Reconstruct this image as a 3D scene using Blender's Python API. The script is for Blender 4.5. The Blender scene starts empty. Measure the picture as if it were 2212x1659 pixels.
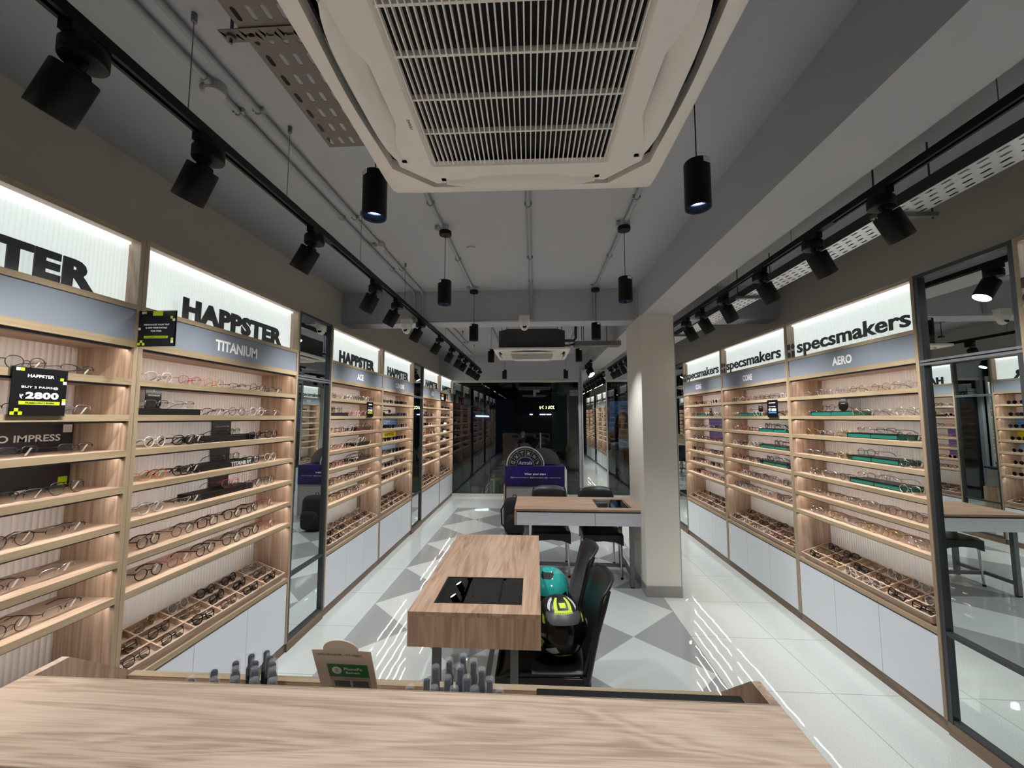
import bpy, math, random
from mathutils import Matrix, Vector
R = math.radians
random.seed(7)
C = bpy.context.scene.collection
S = bpy.context.scene

# ------------------------------------------------------------------ camera, world, exposure
cam_d = bpy.data.cameras.new('camera'); cam = bpy.data.objects.new('camera', cam_d); C.objects.link(cam)
S.camera = cam
F_PX, VX, VY, EYE = 885.0, 1157.0, 901.0, 1.65
cam_d.sensor_width = 36.0; cam_d.lens = F_PX / 2212.0 * 36.0; cam_d.clip_start = 0.02; cam_d.clip_end = 100
dv = Vector((VX - 1106, VY - 829.5, F_PX)).normalized()
up = Vector((0, -1, dv.y / dv.z)).normalized()
rt = up.cross(dv)
if rt.x < 0: rt = -rt
cm = Matrix(((rt.x, -rt.y, -rt.z, 0.0), (dv.x, -dv.y, -dv.z, 0.0), (up.x, -up.y, -up.z, EYE), (0, 0, 0, 1)))
cam.matrix_world = cm

w = bpy.data.worlds.new('world'); S.world = w; w.use_nodes = True
w.node_tree.nodes['Background'].inputs[0].default_value = (0.002, 0.003, 0.006, 1)
w.node_tree.nodes['Background'].inputs[1].default_value = 1.0
S.view_settings.view_transform = 'Standard'; S.view_settings.look = 'None'
S.view_settings.exposure = 0.5; S.view_settings.gamma = 1.0; S.view_settings.use_curve_mapping = False
cy = S.cycles
cy.max_bounces = 7; cy.diffuse_bounces = 4; cy.glossy_bounces = 4; cy.transmission_bounces = 5
cy.transparent_max_bounces = 12; cy.use_denoising = True; cy.sample_clamp_indirect = 4.0
cy.caustics_reflective = False; cy.caustics_refractive = False
cy.use_light_tree = True; cy.use_adaptive_sampling = True; cy.adaptive_threshold = 0.025
SPOT_E, PEND_E, LED_E, BOX_E = 36.0, 36.0, 17.0, 0.52

# ------------------------------------------------------------------ room numbers (metres)
XL, XR = -1.757, 2.145            # fronts of the cabinet rows
WL, WR = -2.068, 2.456            # the side walls
YG, ZC = 8.70, 2.98               # shop window plane, ceiling
ZTOP = 2.45

# ------------------------------------------------------------------ materials
def lin(c):
    if isinstance(c, str):
        c = [int(c[i:i+2], 16) / 255 for i in (0, 2, 4)]
        c = [(v / 12.92 if v <= 0.04045 else ((v + 0.055) / 1.055) ** 2.4) for v in c]
    return (c[0], c[1], c[2], 1.0)
def mat(name, col='808080', rough=0.5, metal=0.0, spec=0.5, emit=None, es=0.0, bump=None, coat=0.0):
    m = bpy.data.materials.new(name); m.use_nodes = True
    nt = m.node_tree; b = nt.nodes['Principled BSDF']
    b.inputs['Base Color'].default_value = lin(col); b.inputs['Roughness'].default_value = rough
    b.inputs['Metallic'].default_value = metal; b.inputs['Specular IOR Level'].default_value = spec
    b.inputs['Coat Weight'].default_value = coat
    if emit:
        b.inputs['Emission Color'].default_value = lin(emit); b.inputs['Emission Strength'].default_value = es
    if bump:
        n = nt.nodes.new('ShaderNodeTexNoise'); n.inputs['Scale'].default_value = bump[0]; n.inputs['Detail'].default_value = 3
        tc = nt.nodes.new('ShaderNodeTexCoord'); nt.links.new(tc.outputs['Object'], n.inputs['Vector'])
        bp = nt.nodes.new('ShaderNodeBump'); bp.inputs['Strength'].default_value = bump[1]; bp.inputs['Distance'].default_value = 0.01
        nt.links.new(n.outputs['Fac'], bp.inputs['Height']); nt.links.new(bp.outputs['Normal'], b.inputs['Normal'])
    return m
def ramp(nt, pts):
    r = nt.nodes.new('ShaderNodeValToRGB'); e = r.color_ramp.elements
    while len(e) < len(pts): e.new(0.5)
    for k, (p, c) in zip(e, pts): k.position = p; k.color = lin(c)
    return r
def MN(nt, op, a, b=None, clamp=False):
    n = nt.nodes.new('ShaderNodeMath'); n.operation = op; n.use_clamp = clamp
    for i, v in enumerate((a, b)):
        if v is None: continue
        if isinstance(v, (int, float)): n.inputs[i].default_value = v
        else: nt.links.new(v, n.inputs[i])
    return n.outputs[0]
def mixc(nt, f, a, b, mode='MIX'):
    n = nt.nodes.new('ShaderNodeMix'); n.data_type = 'RGBA'; n.blend_type = mode
    for s, v in ((n.inputs[0], f), (n.inputs[6], a), (n.inputs[7], b)):
        if isinstance(v, (int, float)): s.default_value = v
        elif isinstance(v, str): s.default_value = lin(v)
        elif isinstance(v, tuple): s.default_value = v
        else: nt.links.new(v, s)
    return n.outputs[2]
def wood(name, axis, lo, mid, hi, scale=1.0, rough=0.42, rings=9.0):
    m = mat(name, mid, rough); nt = m.node_tree; b = nt.nodes['Principled BSDF']; L = nt.links.new
    tc = nt.nodes.new('ShaderNodeTexCoord'); oi = nt.nodes.new('ShaderNodeObjectInfo')
    off = nt.nodes.new('ShaderNodeVectorMath'); off.operation = 'ADD'
    L(tc.outputs['Object'], off.inputs[0]); L(MN(nt, 'MULTIPLY', oi.outputs['Random'], 17.0), off.inputs[1])
    def nz(across, along, det, dist, rg=0.55):
        mp = nt.nodes.new('ShaderNodeMapping'); sc = [across * scale] * 3; sc[axis] = along * scale
        mp.inputs['Scale'].default_value = sc; L(off.outputs[0], mp.inputs['Vector'])
        n = nt.nodes.new('ShaderNodeTexNoise'); n.inputs['Scale'].default_value = 1.0; n.inputs['Detail'].default_value = det
        n.inputs['Roughness'].default_value = rg; n.inputs['Distortion'].default_value = dist
        L(mp.outputs[0], n.inputs['Vector']); return n.outputs['Fac']
    broad = nz(5.0, 0.55, 3, 0.6); fine = nz(130.0, 3.0, 4, 0.2, 0.7); flecks = nz(38.0, 1.6, 5, 1.2, 0.6)
    ring = MN(nt, 'ADD', MN(nt, 'MULTIPLY', MN(nt, 'SINE', MN(nt, 'MULTIPLY', broad, rings * 6.28)), 0.5), 0.5)
    f1 = MN(nt, 'ADD', MN(nt, 'MULTIPLY', ring, 0.10), MN(nt, 'MULTIPLY', broad, 0.34))
    f2 = MN(nt, 'ADD', f1, MN(nt, 'MULTIPLY', fine, 0.34)); f3 = MN(nt, 'ADD', f2, MN(nt, 'MULTIPLY', flecks, 0.30))
    rp = ramp(nt, [(0.40, lo), (0.54, mid), (0.70, hi)]); L(f3, rp.inputs['Fac'])
    dark = ramp(nt, [(0.25, '6a5340'), (0.34, 'ffffff')]); L(flecks, dark.inputs['Fac'])
    L(mixc(nt, 0.55, rp.outputs['Color'], dark.outputs['Color'], 'MULTIPLY'), b.inputs['Base Color'])
    return m
WOOD_L = ('877060', 'ac937f', 'c6b2a0')
W_X = wood('oak_grain_across', 0, *WOOD_L); W_Y = wood('oak_grain_deep', 1, *WOOD_L); W_Z = wood('oak_grain_upright', 2, *WOOD_L)
C_X = wood('counter_oak', 0, '8f7a68', 'b29c88', 'c9b6a3', 1.5, 0.38, 12.0)
T_Y = wood('table_oak', 1, '876b57', 'ab8c74', 'c2a68d', 0.9, 0.4, 11.0)
T_Z = wood('table_oak_upright', 2, '876b57', 'ab8c74', 'c2a68d', 0.9, 0.4, 11.0)
T_X = wood('table_oak_across', 0, '876b57', 'ab8c74', 'c2a68d', 0.9, 0.4, 11.0)
EDGE = wood('oak_edge_band', 0, '8a795f', '9e8c70', 'b09e82', 1.0, 0.5, 4.0)
EDGE_Z = wood('oak_edge_band_upright', 2, '80705a', '93826a', 'a59378', 1.0, 0.5, 4.0)
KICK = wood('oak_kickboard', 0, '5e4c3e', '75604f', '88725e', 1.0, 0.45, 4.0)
WHITE = mat('white_laminate', 'd3d7de', 0.32)
FASCIA = mat('grey_fascia', '7d8590', 0.42)
CEIL = mat('grey_ceiling_paint', 'b4b9c0', 0.8, bump=(60, 0.05))
WALLP = mat('taupe_wall_paint', 'c2beb4', 0.8, bump=(60, 0.05))
COLP = mat('column_paint', 'dedbd0', 0.7, bump=(80, 0.08))
PIPE = mat('grey_conduit', 'a4a8ad', 0.5)
BLACK = mat('matt_black', '060607', 0.5, spec=0.3); BLACKG = mat('gloss_black', '08080a', 0.15)
DGREY = mat('dark_grey_sheet', '3c3d40', 0.5)
STEEL = mat('grey_powder_steel', '707275', 0.4, 0.4); CHROME = mat('chrome', 'c8c8c8', 0.12, 1.0)
ALU = mat('aluminium_trim', '9a9ea4', 0.3, 0.8); ALUD = mat('dark_aluminium', '4a4c50', 0.35, 0.6)
ZINC = mat('galvanised_sheet', 'e6e8ea', 0.38, 0.85)
ZINCD = mat('painted_tray_sheet', '77726d', 0.5, 0.2)
MIRROR = mat('mirror_silver', 'e2e8e6', 0.004, 1.0)
ACW = mat('ivory_plastic', 'faf6ef', 0.4)
ACD = mat('dark_filter_mesh', '17181a', 0.7)
LEDM = mat('led_strip_light', 'ffffff', 0.5, emit='fff8ee', es=LED_E)
LEDB = mat('led_tube_light', 'ffffff', 0.5, emit='f6fbff', es=0.9)
LAMP = mat('lamp_disc_light', 'ffffff', 0.5, emit='f4f8ff', es=14.0)
INK = mat('charcoal_letter', '2d2f30', 0.5); WINK = mat('white_print', 'fbfbfb', 0.5)
LIME = mat('lime_print', 'c3dc1e', 0.5); CARD = mat('black_card', '0e0f12', 0.22); TEAL = mat('teal_box', '0b6356', 0.35)
PAPER = mat('white_paper', 'e4e2de', 0.6); TILEG = mat('grey_skirting_tile', '8f8c88', 0.15)
RUBBER = mat('black_plastic', '121315', 0.38, bump=(300, 0.05))
BLUE = mat('blue_print', '2f6fae', 0.5); SKIN = mat('skin', 'a8795c', 0.6); HAIR = mat('dark_hair', '15110f', 0.6)
DENIM = mat('dark_denim', '20283a', 0.8); ORANGE = mat('orange_print', 'd47a26', 0.5); PURP = mat('violet_print', '5c4b96', 0.5)
YEL = mat('yellow_print', 'd9cf1c', 0.5); CREAM = mat('cream_board', 'c9c0b2', 0.5); DGREEN = mat('green_print', '0f6f3c', 0.5)

def flutemat(name, col, period, rough=0.35, strength=0.25, emit=None, es=0):
    m = mat(name, col, rough, emit=emit, es=es); nt = m.node_tree; b = nt.nodes['Principled BSDF']; L = nt.links.new
    tc = nt.nodes.new('ShaderNodeTexCoord'); sx = nt.nodes.new('ShaderNodeSeparateXYZ'); L(tc.outputs['Object'], sx.inputs[0])
    s = MN(nt, 'ABSOLUTE', MN(nt, 'SINE', MN(nt, 'MULTIPLY', sx.outputs['X'], math.pi / period)))
    bp = nt.nodes.new('ShaderNodeBump'); bp.inputs['Strength'].default_value = strength; bp.inputs['Distance'].default_value = period * 0.4
    L(s, bp.inputs['Height']); L(bp.outputs['Normal'], b.inputs['Normal'])
    return m, nt, b, s
FLUTE, _, _, _ = flutemat('fluted_back_panel', 'f8f5f4', 0.022, strength=0.45)
LBOX, nt, b, s = flutemat('fluted_lightbox', 'e8eeec', 0.016, 0.3, 0.4, 'e9f3ee', BOX_E)
nt.links.new(MN(nt, 'ADD', MN(nt, 'MULTIPLY', s, 0.10 * BOX_E), BOX_E * 0.90), b.inputs['Emission Strength'])
def glassmat(name, tint, refl, rough=0.0, gcol='ffffff'):
    m = bpy.data.materials.new(name); m.use_nodes = True; nt = m.node_tree; nt.nodes.clear()
    o = nt.nodes.new('ShaderNodeOutputMaterial'); t = nt.nodes.new('ShaderNodeBsdfTransparent'); g = nt.nodes.new('ShaderNodeBsdfGlossy')
    t.inputs[0].default_value = lin(tint); g.inputs[0].default_value = lin(gcol); g.inputs['Roughness'].default_value = rough
    x = nt.nodes.new('ShaderNodeMixShader'); fr = nt.nodes.new('ShaderNodeFresnel'); fr.inputs[0].default_value = 1.45
    f = MN(nt, 'MULTIPLY', fr.outputs[0], refl, True)
    nt.links.new(f, x.inputs[0]); nt.links.new(t.outputs[0], x.inputs[1]); nt.links.new(g.outputs[0], x.inputs[2]); nt.links.new(x.outputs[0], o.inputs[0])
    return m
GLASS = glassmat('shop_window_glass', 'd6dedc', 1.7)
LENS = glassmat('clear_lens', 'f4f6f4', 2.2); SUNL = glassmat('dark_lens', '1a1512', 1.5, 0.05)
ACRYL = glassmat('clear_acrylic', 'e6ecee', 2.0, 0.02); DISPG = glassmat('tinted_display_glass', '60645f', 2.0)

# floor: polished tiles, white field tiles and a band of grey diamonds
FLOOR = mat('polished_floor_tiles', 'c8ccca', 0.025, spec=0.6); nt = FLOOR.node_tree; b = nt.nodes['Principled BSDF']; L = nt.links.new
ge = nt.nodes.new('ShaderNodeNewGeometry'); sx = nt.nodes.new('ShaderNodeSeparateXYZ'); L(ge.outputs['Position'], sx.inputs[0])
px, py = sx.outputs['X'], sx.outputs['Y']
HD = 0.4317
def tri(v, c, h):
    return MN(nt, 'DIVIDE', MN(nt, 'ABSOLUTE', MN(nt, 'SUBTRACT', MN(nt, 'FLOORED_MODULO', MN(nt, 'ADD', v, h - c + 40 * h), 2 * h), h)), h)
ab = MN(nt, 'ADD', tri(px, 0.7283, HD), tri(py, 3.709, HD))
dk = MN(nt, 'GREATER_THAN', ab, 1.0)
inx = MN(nt, 'MULTIPLY', MN(nt, 'GREATER_THAN', px, 0.7283 - HD * 5), MN(nt, 'LESS_THAN', px, 0.7283 + HD))
iny = MN(nt, 'LESS_THAN', py, 7.565)
band = MN(nt, 'MULTIPLY', inx, iny); dk = MN(nt, 'MULTIPLY', dk, band)
def seam(v, c, p, wd=0.0022):
    a = MN(nt, 'ABSOLUTE', MN(nt, 'SUBTRACT', MN(nt, 'FLOORED_MODULO', MN(nt, 'ADD', v, p / 2 - c + 40 * p), p), p / 2))
    return MN(nt, 'LESS_THAN', a, wd)
notb = MN(nt, 'SUBTRACT', 1.0, band)
sm = MN(nt, 'MULTIPLY', MN(nt, 'MAXIMUM', seam(px, 1.773, 0.61), seam(py, 3.309, 0.61)), notb)
sd = MN(nt, 'MULTIPLY', MN(nt, 'LESS_THAN', MN(nt, 'ABSOLUTE', MN(nt, 'SUBTRACT', ab, 1.0)), 0.006), band)
sb = MN(nt, 'LESS_THAN', MN(nt, 'ABSOLUTE', MN(nt, 'SUBTRACT', px, 0.7283 + HD)), 0.002)
sb2 = MN(nt, 'LESS_THAN', MN(nt, 'ABSOLUTE', MN(nt, 'SUBTRACT', px, 0.7283 - 5 * HD)), 0.002)
sm = MN(nt, 'MAXIMUM', sm, MN(nt, 'MULTIPLY', MN(nt, 'MAXIMUM', sb, sb2), iny))
nz = nt.nodes.new('ShaderNodeTexNoise'); nz.inputs['Scale'].default_value = 220; nz.inputs['Detail'].default_value = 2; L(ge.outputs['Position'], nz.inputs['Vector'])
lt = ramp(nt, [(0.35, 'b2b9b7'), (0.7, 'cad0ce')]); L(nz.outputs['Fac'], lt.inputs['Fac'])
dg = ramp(nt, [(0.35, '888b8d'), (0.7, '989b9c')]); L(nz.outputs['Fac'], dg.inputs['Fac'])
c1 = mixc(nt, dk, lt.outputs['Color'], dg.outputs['Color']); c2 = mixc(nt, MN(nt, 'MULTIPLY', sd, 0.35), c1, '9a9fa0')
L(mixc(nt, sm, c2, '8d9190'), b.inputs['Base Color'])
nw = nt.nodes.new('ShaderNodeTexNoise'); nw.inputs['Scale'].default_value = 3.0; L(ge.outputs['Position'], nw.inputs['Vector'])
bp = nt.nodes.new('ShaderNodeBump'); bp.inputs['Strength'].default_value = 0.05; bp.inputs['Distance'].default_value = 0.02
L(nw.outputs['Fac'], bp.inputs['Height']); L(bp.outputs['Normal'], b.inputs['Normal'])

# ------------------------------------------------------------------ mesh builder
class MB:
    def __init__(s): s.v = []; s.f = []; s.m = []
    def add(s, vs, fs, m=0):
        o = len(s.v); s.v += [tuple(p) for p in vs]; s.f += [tuple(i + o for i in f) for f in fs]; s.m += [m] * len(fs); return s
    def box(s, x0, x1, y0, y1, z0, z1, m=0):
        if x0 > x1: x0, x1 = x1, x0
        if y0 > y1: y0, y1 = y1, y0
        if z0 > z1: z0, z1 = z1, z0
        v = [(x0,y0,z0),(x1,y0,z0),(x1,y1,z0),(x0,y1,z0),(x0,y0,z1),(x1,y0,z1),(x1,y1,z1),(x0,y1,z1)]
        return s.add(v, [(0,3,2,1),(4,5,6,7),(0,1,5,4),(1,2,6,5),(2,3,7,6),(3,0,4,7)], m)
    def tube(s, path, r, seg=8, m=0, closed=False, cap=True):
        P = [Vector(p) for p in path]; n = len(P); rr = r if isinstance(r, (list, tuple)) else [r] * n
        vs = []; ref = None
        for i in range(n):
            a = P[i - 1] if (i > 0 or closed) else P[i]; bq = P[(i + 1) % n] if (i < n - 1 or closed) else P[i]
            t = (bq - a); t = t.normalized() if t.length > 1e-9 else Vector((0, 0, 1))
            if ref is None: ref = Vector((0, 0, 1)) if abs(t.z) < 0.9 else Vector((1, 0, 0))
            u = (ref - t * ref.dot(t)); u = u.normalized() if u.length > 1e-6 else t.orthogonal().normalized()
            ref = u; q = t.cross(u)
            for k in range(seg):
                an = 2 * math.pi * k / seg; vs.append(P[i] + (u * math.cos(an) + q * math.sin(an)) * rr[i])
        fs = []
        for i in range(n if closed else n - 1):
            j = (i + 1) % n
            for k in range(seg):
                l = (k + 1) % seg; fs.append((i*seg+k, i*seg+l, j*seg+l, j*seg+k))
        if not closed and cap: fs += [tuple(range(seg))[::-1], tuple((n-1)*seg + k for k in range(seg))]
        return s.add(vs, fs, m)
    def cyl(s, p0, p1, r, seg=20, m=0): return s.tube([p0, p1], r, seg, m)
    def lathe(s, prof, seg=24, m=0, o=(0, 0, 0), cap=True):
        vs = []; n = len(prof)
        for (r, z) in prof:
            for k in range(seg):
                a = 2 * math.pi * k / seg; vs.append((o[0] + r * math.cos(a), o[1] + r * math.sin(a), o[2] + z))
        fs = [(i*seg+k, i*seg+(k+1) % seg, (i+1)*seg+(k+1) % seg, (i+1)*seg+k) for i in range(n-1) for k in range(seg)]
        if cap and prof[0][0] > 1e-5: fs.append(tuple(range(seg))[::-1])
        if cap and prof[-1][0] > 1e-5: fs.append(tuple((n-1)*seg + k for k in range(seg)))
        return s.add(vs, fs, m)
    def prism(s, poly, a0, a1, ax='y', m=0):
        # poly in the plane across axis ax, given in cyclic order
        n = len(poly)
        f = {'y': lambda p, a: (p[0], a, p[1]), 'z': lambda p, a: (p[0], p[1], a), 'x': lambda p, a: (a, p[0], p[1])}[ax]
        vs = [f(p, a0) for p in poly] + [f(p, a1) for p in poly]
        fs = [tuple(range(n))[::-1], tuple(range(n, 2*n))] + [(i, (i+1) % n, n + (i+1) % n, n + i) for i in range(n)]
        return s.add(vs, fs, m)
    def merge(s, o, mx=None, dm=0):
        vs = [tuple(mx @ Vector(p)) for p in o.v] if mx is not None else o.v
        k = len(s.v); s.v += list(vs); s.f += [tuple(i + k for i in f) for f in o.f]; s.m += [i + dm for i in o.m]; return s
    def mesh(s, name, mats, smooth=False):
        me = bpy.data.meshes.new(name); me.from_pydata(s.v, [], s.f)
        for q in (mats if isinstance(mats, (list, tuple)) else [mats]): me.materials.append(q)
        me.polygons.foreach_set('material_index', s.m)
        me.update()
        import bmesh
        bm = bmesh.new(); bm.from_mesh(me); bmesh.ops.recalc_face_normals(bm, faces=bm.faces); bm.to_mesh(me); bm.free()
        if smooth:
            me.polygons.foreach_set('use_smooth', [True] * len(me.polygons)); me.set_sharp_from_angle(angle=R(38))
        return me
    def build(s, name, mats, parent=None, smooth=False, bevel=0.0, loc=None):
        return link(name, s.mesh(name, mats, smooth), parent, bevel, loc)
def link(name, me, parent=None, bevel=0.0, loc=None):
    o = bpy.data.objects.new(name, me); C.objects.link(o)
    if parent is not None: o.parent = parent
    if loc is not None: o.location = loc
    if bevel:
        md = o.modifiers.new('bevel', 'BEVEL'); md.width = bevel; md.segments = 2; md.limit_method = 'ANGLE'
    return o
def tag(o, label=None, cat=None, group=None, kind=None):
    if label: o['label'] = label
    if cat: o['category'] = cat
    if group: o['group'] = group
    if kind: o['kind'] = kind
    return o
def empty(name, loc=(0, 0, 0), rz=0.0, label=None, cat=None, group=None):
    o = bpy.data.objects.new(name, None); C.objects.link(o); o.location = loc; o.rotation_euler = (0, 0, rz); o.empty_display_size = 0.05
    return tag(o, label, cat, group)
def struct(name, mb, m, **k): return tag(mb.build(name, m, **k), kind='structure')
kids = {}
def copy_tree(o, parent=None):
    c = o.copy(); C.objects.link(c)
    if parent is not None: c.parent = parent
    for ch in list(kids.get(o.name, ())): copy_tree(ch, c)
    return c
def remember(root):
    for o in [root] + list(root.children_recursive): kids[o.name] = list(o.children)
    return root
def B(*a): return MB().box(*a)

# text as flat mesh in its own plane: x right, z up, facing -y
def text_mb(txt, h=None, wd=None, bold=0.0, cx=0.0, cz=0.0, y=0.0, ext=0.0006, sx=1.0, anchor='c', shear=0.0, m=0):
    cu = bpy.data.curves.new('lettering', 'FONT'); cu.body = txt; cu.size = 1.0; cu.offset = bold; cu.resolution_u = 3; cu.shear = shear; cu.space_character = 1.0 + (1.6 * bold if bold > 0.035 else 0)
    o = bpy.data.objects.new('lettering', cu); C.objects.link(o)
    dg_ = bpy.context.evaluated_depsgraph_get(); me = bpy.data.meshes.new_from_object(o.evaluated_get(dg_))
    bpy.data.objects.remove(o); bpy.data.curves.remove(cu)
    vs = [v.co.copy() for v in me.vertices]; fs = [tuple(p.vertices) for p in me.polygons]; bpy.data.meshes.remove(me)
    if not vs: return MB()
    x0 = min(v.x for v in vs); x1 = max(v.x for v in vs); y0 = min(v.y for v in vs); y1 = max(v.y for v in vs)
    kz = (h / (y1 - y0)) if h else None; kx = (wd / (x1 - x0)) if wd else None
    if kz is None: kz = kx
    if kx is None: kx = kz * sx
    mx = (x0 + x1) / 2 if anchor == 'c' else x0; mz = (y0 + y1) / 2 if anchor == 'c' else y0
    q = MB(); n = len(vs)
    fr = [((v.x - mx) * kx + cx, y - ext, (v.y - mz) * kz + cz) for v in vs]
    q.add(fr, fs, m)
    if ext > 0.0015:
        bk = [(a, y, c) for a, _, c in fr]; edges = {}
        for f in fs:
            for i in range(len(f)):
                e = (f[i], f[(i + 1) % len(f)]); edges[e] = edges.get(e, 0) + 1
        side = [(a, b_, b_ + n, a + n) for (a, b_) in edges if (b_, a) not in edges]
        q = MB().add(fr + bk, fs + side, m)
    return q
def write(parent, txt, m, name='lettering', **k): return text_mb(txt, **k).build(name, m, parent)

# ------------------------------------------------------------------ room shell
YN = -1.6
struct('floor', B(WL - 0.1, WR + 0.1, YN, YG + 0.06, -0.1, 0), FLOOR)
struct('ceiling', B(WL - 0.1, WR + 0.1, YN, YG + 0.1, ZC, ZC + 0.1), CEIL)
struct('wall_left', B(WL - 0.1, WL, YN, YG + 0.1, 0, ZC), WALLP)
struct('wall_right', B(WR, WR + 0.1, YN, YG + 0.1, 0, ZC), WALLP)
struct('wall_back', B(WL - 0.1, WR + 0.1, YN - 0.1, YN, 0, ZC), mat('dark_back_wall', '2a2a2c', 0.7))
struct('wall_front', B(WL, WR, YG - 0.06, YG + 0.1, 2.43, ZC), CEIL)
struct('trim_1', B(WL, WR, 4.20, 4.45, 2.64, ZC), CEIL)                      # cross beam
struct('trim_2', B(1.038, 1.355, YN, YG - 0.06, 2.641, ZC), CEIL)             # long beam
col = struct('wall_column', B(1.018, 1.332, 3.985, 4.59, 0, 2.64), COLP)
struct('trim_3', MB().box(1.010, 1.340, 3.977, 4.6, 0, 0.098), TILEG)
struct('trim_4', B(1.026, 1.062, 4.12, 4.2, 2.64, 2.93), CEIL)
# storefront
struct('trim_5', MB().box(XL, 2.4, YG - 0.075, YG - 0.02, 2.385, 2.43).box(XL, 2.4, YG - 0.07, YG + 0.02, 0, 0.05), mat('pale_window_trim', 'c9cbc4', 0.35))
struct('trim_6', B(0.90, 0.955, YG - 0.08, YG + 0.02, 0, 2.43), mat('white_window_post', 'b9bfc4', 0.3, 0.3))
for i, (a, c_) in enumerate(((XL, -0.953), (-0.947, 0.012))):
    struct('window_%d' % (i + 1), B(a, c_, YG - 0.006, YG + 0.006, 0.05, 2.385), GLASS)
struct('window_3', B(0.018, 0.90, YG - 0.006, YG + 0.006, 2.165, 2.385), GLASS)
struct('window_4', B(0.955, 2.4, YG - 0.006, YG + 0.006, 0.05, 2.385), GLASS)
dr = struct('door_1', B(0.018, 0.895, YG - 0.006, YG + 0.006, 0.02, 2.155), GLASS)
MB().cyl((0.10, YG - 0.07, 0.70), (0.10, YG - 0.07, 1.32), 0.014).cyl((0.10, YG - 0.07, 0.78), (0.10, YG, 0.78), 0.008).cyl((0.10, YG - 0.07, 1.24), (0.10, YG, 1.24), 0.008).build('door_handle', ALU, dr, True)
MB().box(0.72, 0.89, YG - 0.016, YG + 0.016, 2.165, 2.22).box(0.72, 0.89, YG - 0.016, YG + 0.016, 2.10, 2.155).build('hinge', ALU, dr)
MB().box(-0.05, 0.09, YG - 0.016, YG + 0.016, 2.17, 2.23).box(-0.05, 0.01, YG - 0.016, YG + 0.016, 2.09, 2.17).build('patch_fitting', ALU, dr)

# ------------------------------------------------------------------ cabinets
SH = [1.816, 1.660, 1.508, 1.353, 1.198, 1.045, 0.898]     # shelf tops
TK, DP = 0.027, 0.262                                       # shelf thickness, inner depth
LEDGE = 0.515
def frame(side, y0, y1):
    """origin and turn of a cabinet: local x along the wall left to right, local y into the wall"""
    return ((XL, y0, 0), R(90)) if side == 'L' else ((XR, y1, 0), R(-90))
def cabinet(side, y0, y1, label, sign, range_name, hidden=False, sign_x=0.5, name_x=0.5, posters=()):
    W = y1 - y0; loc, rz = frame(side, y0, y1)
    t = empty('display_cabinet', loc, rz, label, 'display cabinet', 'lit display cabinets along the shop walls')
    p = 0.019
    for x in (0.0, W - p):
        sp = B(x, x + p, 0.004, DP + 0.02, 0.065, ZTOP).build('side_panel', W_Z, t)
        B(x - 0.0002, x + p + 0.0002, 0.0, 0.004, 0.065, ZTOP).build('edge_band', EDGE_Z, sp)
    B(p, W - p, DP, DP + 0.012, LEDGE, 1.96).build('back_panel', FLUTE, t)
    B(p, W - p, DP + 0.013, DP + 0.02, 0.065, ZTOP).build('backing_board', WHITE, t)
    tp = B(p, W - p, 0.004, DP, ZTOP - 0.022, ZTOP).build('top_panel', W_X, t)
    B(p, W - p, 0.0, 0.004, ZTOP - 0.022, ZTOP).build('edge_band', EDGE, tp)
    # light box
    lb = B(p, W - p, 0.060, 0.066, 2.145, ZTOP - 0.022).build('light_panel', LBOX, t)
    MB().box(p + 0.01, W - p - 0.01, 0.040, 0.052, ZTOP - 0.032, ZTOP - 0.022).build('led_tube', LEDB, lb)
    ra = B(p, W - p, 0.0, 0.075, 2.122, 2.145).build('rail', EDGE, t)
    B(p, W - p, 0.006, 0.024, 1.985, 2.122).build('fascia', FASCIA, t)
    B(p, W - p, 0.0, DP, 1.955, 1.985).build('header_panel', EDGE, t)
    B(p, W - p, 0.03, DP, 1.9545, 1.955).build('header_liner', W_X, t)
    MB().box(p, W - p, 0.012, 0.030, 1.945, 1.955).build('light_channel', DGREY, t)
    B(p + 0.01, W - p - 0.01, 0.033, 0.043, 1.9505, 1.9535).build('led_strip', LEDM, t)
    if sign:
        sign(t, W)
    if range_name:
        write(t, range_name, WINK, h=0.062, wd=(0.062 * 0.62 * len(range_name) + 0.03), bold=0.035, cx=name_x * W, cz=2.050, y=0.006)
    for k, z in enumerate(SH):
        sh = B(p, W - p, 0.006, DP, z - TK, z).build('shelf', W_X, t)
        B(p, W - p, 0.0, 0.006, z - TK, z).build('edge_band', EDGE, sh)
        MB().box(p, W - p, 0.014, 0.031, z - TK - 0.008, z - TK).build('light_channel', DGREY, sh)
        B(p + 0.01, W - p - 0.01, 0.034, 0.044, z - TK - 0.004, z - TK - 0.0008).build('led_strip', LEDM, sh)
    # ledge, doors, kickboard
    lg = B(p, W - p, 0.004, DP, LEDGE - 0.026, LEDGE).build('worktop', W_X, t)
    B(p, W - p, 0.0, 0.004, LEDGE - 0.026, LEDGE).build('edge_band', EDGE, lg)
    B(p, W - p, 0.020, DP, 0.065, 0.085).build('base_panel', WHITE, t)
    n = 3; dw = (W - 2 * p) / n
    for k in range(n):
        B(p + k * dw + 0.0015, p + (k + 1) * dw - 0.0015, 0.004, 0.022, 0.068, LEDGE - 0.036).build('door', WHITE, t, bevel=0.001)
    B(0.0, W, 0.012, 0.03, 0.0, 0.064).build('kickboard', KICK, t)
    return t
def happster(cx_):
    def f(t, W): write(t, 'HAPPSTER', INK, h=0.112, wd=0.80, bold=0.055, cx=cx_, cz=2.1455 + 0.054, y=0.010, ext=0.006)
    return f
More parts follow.
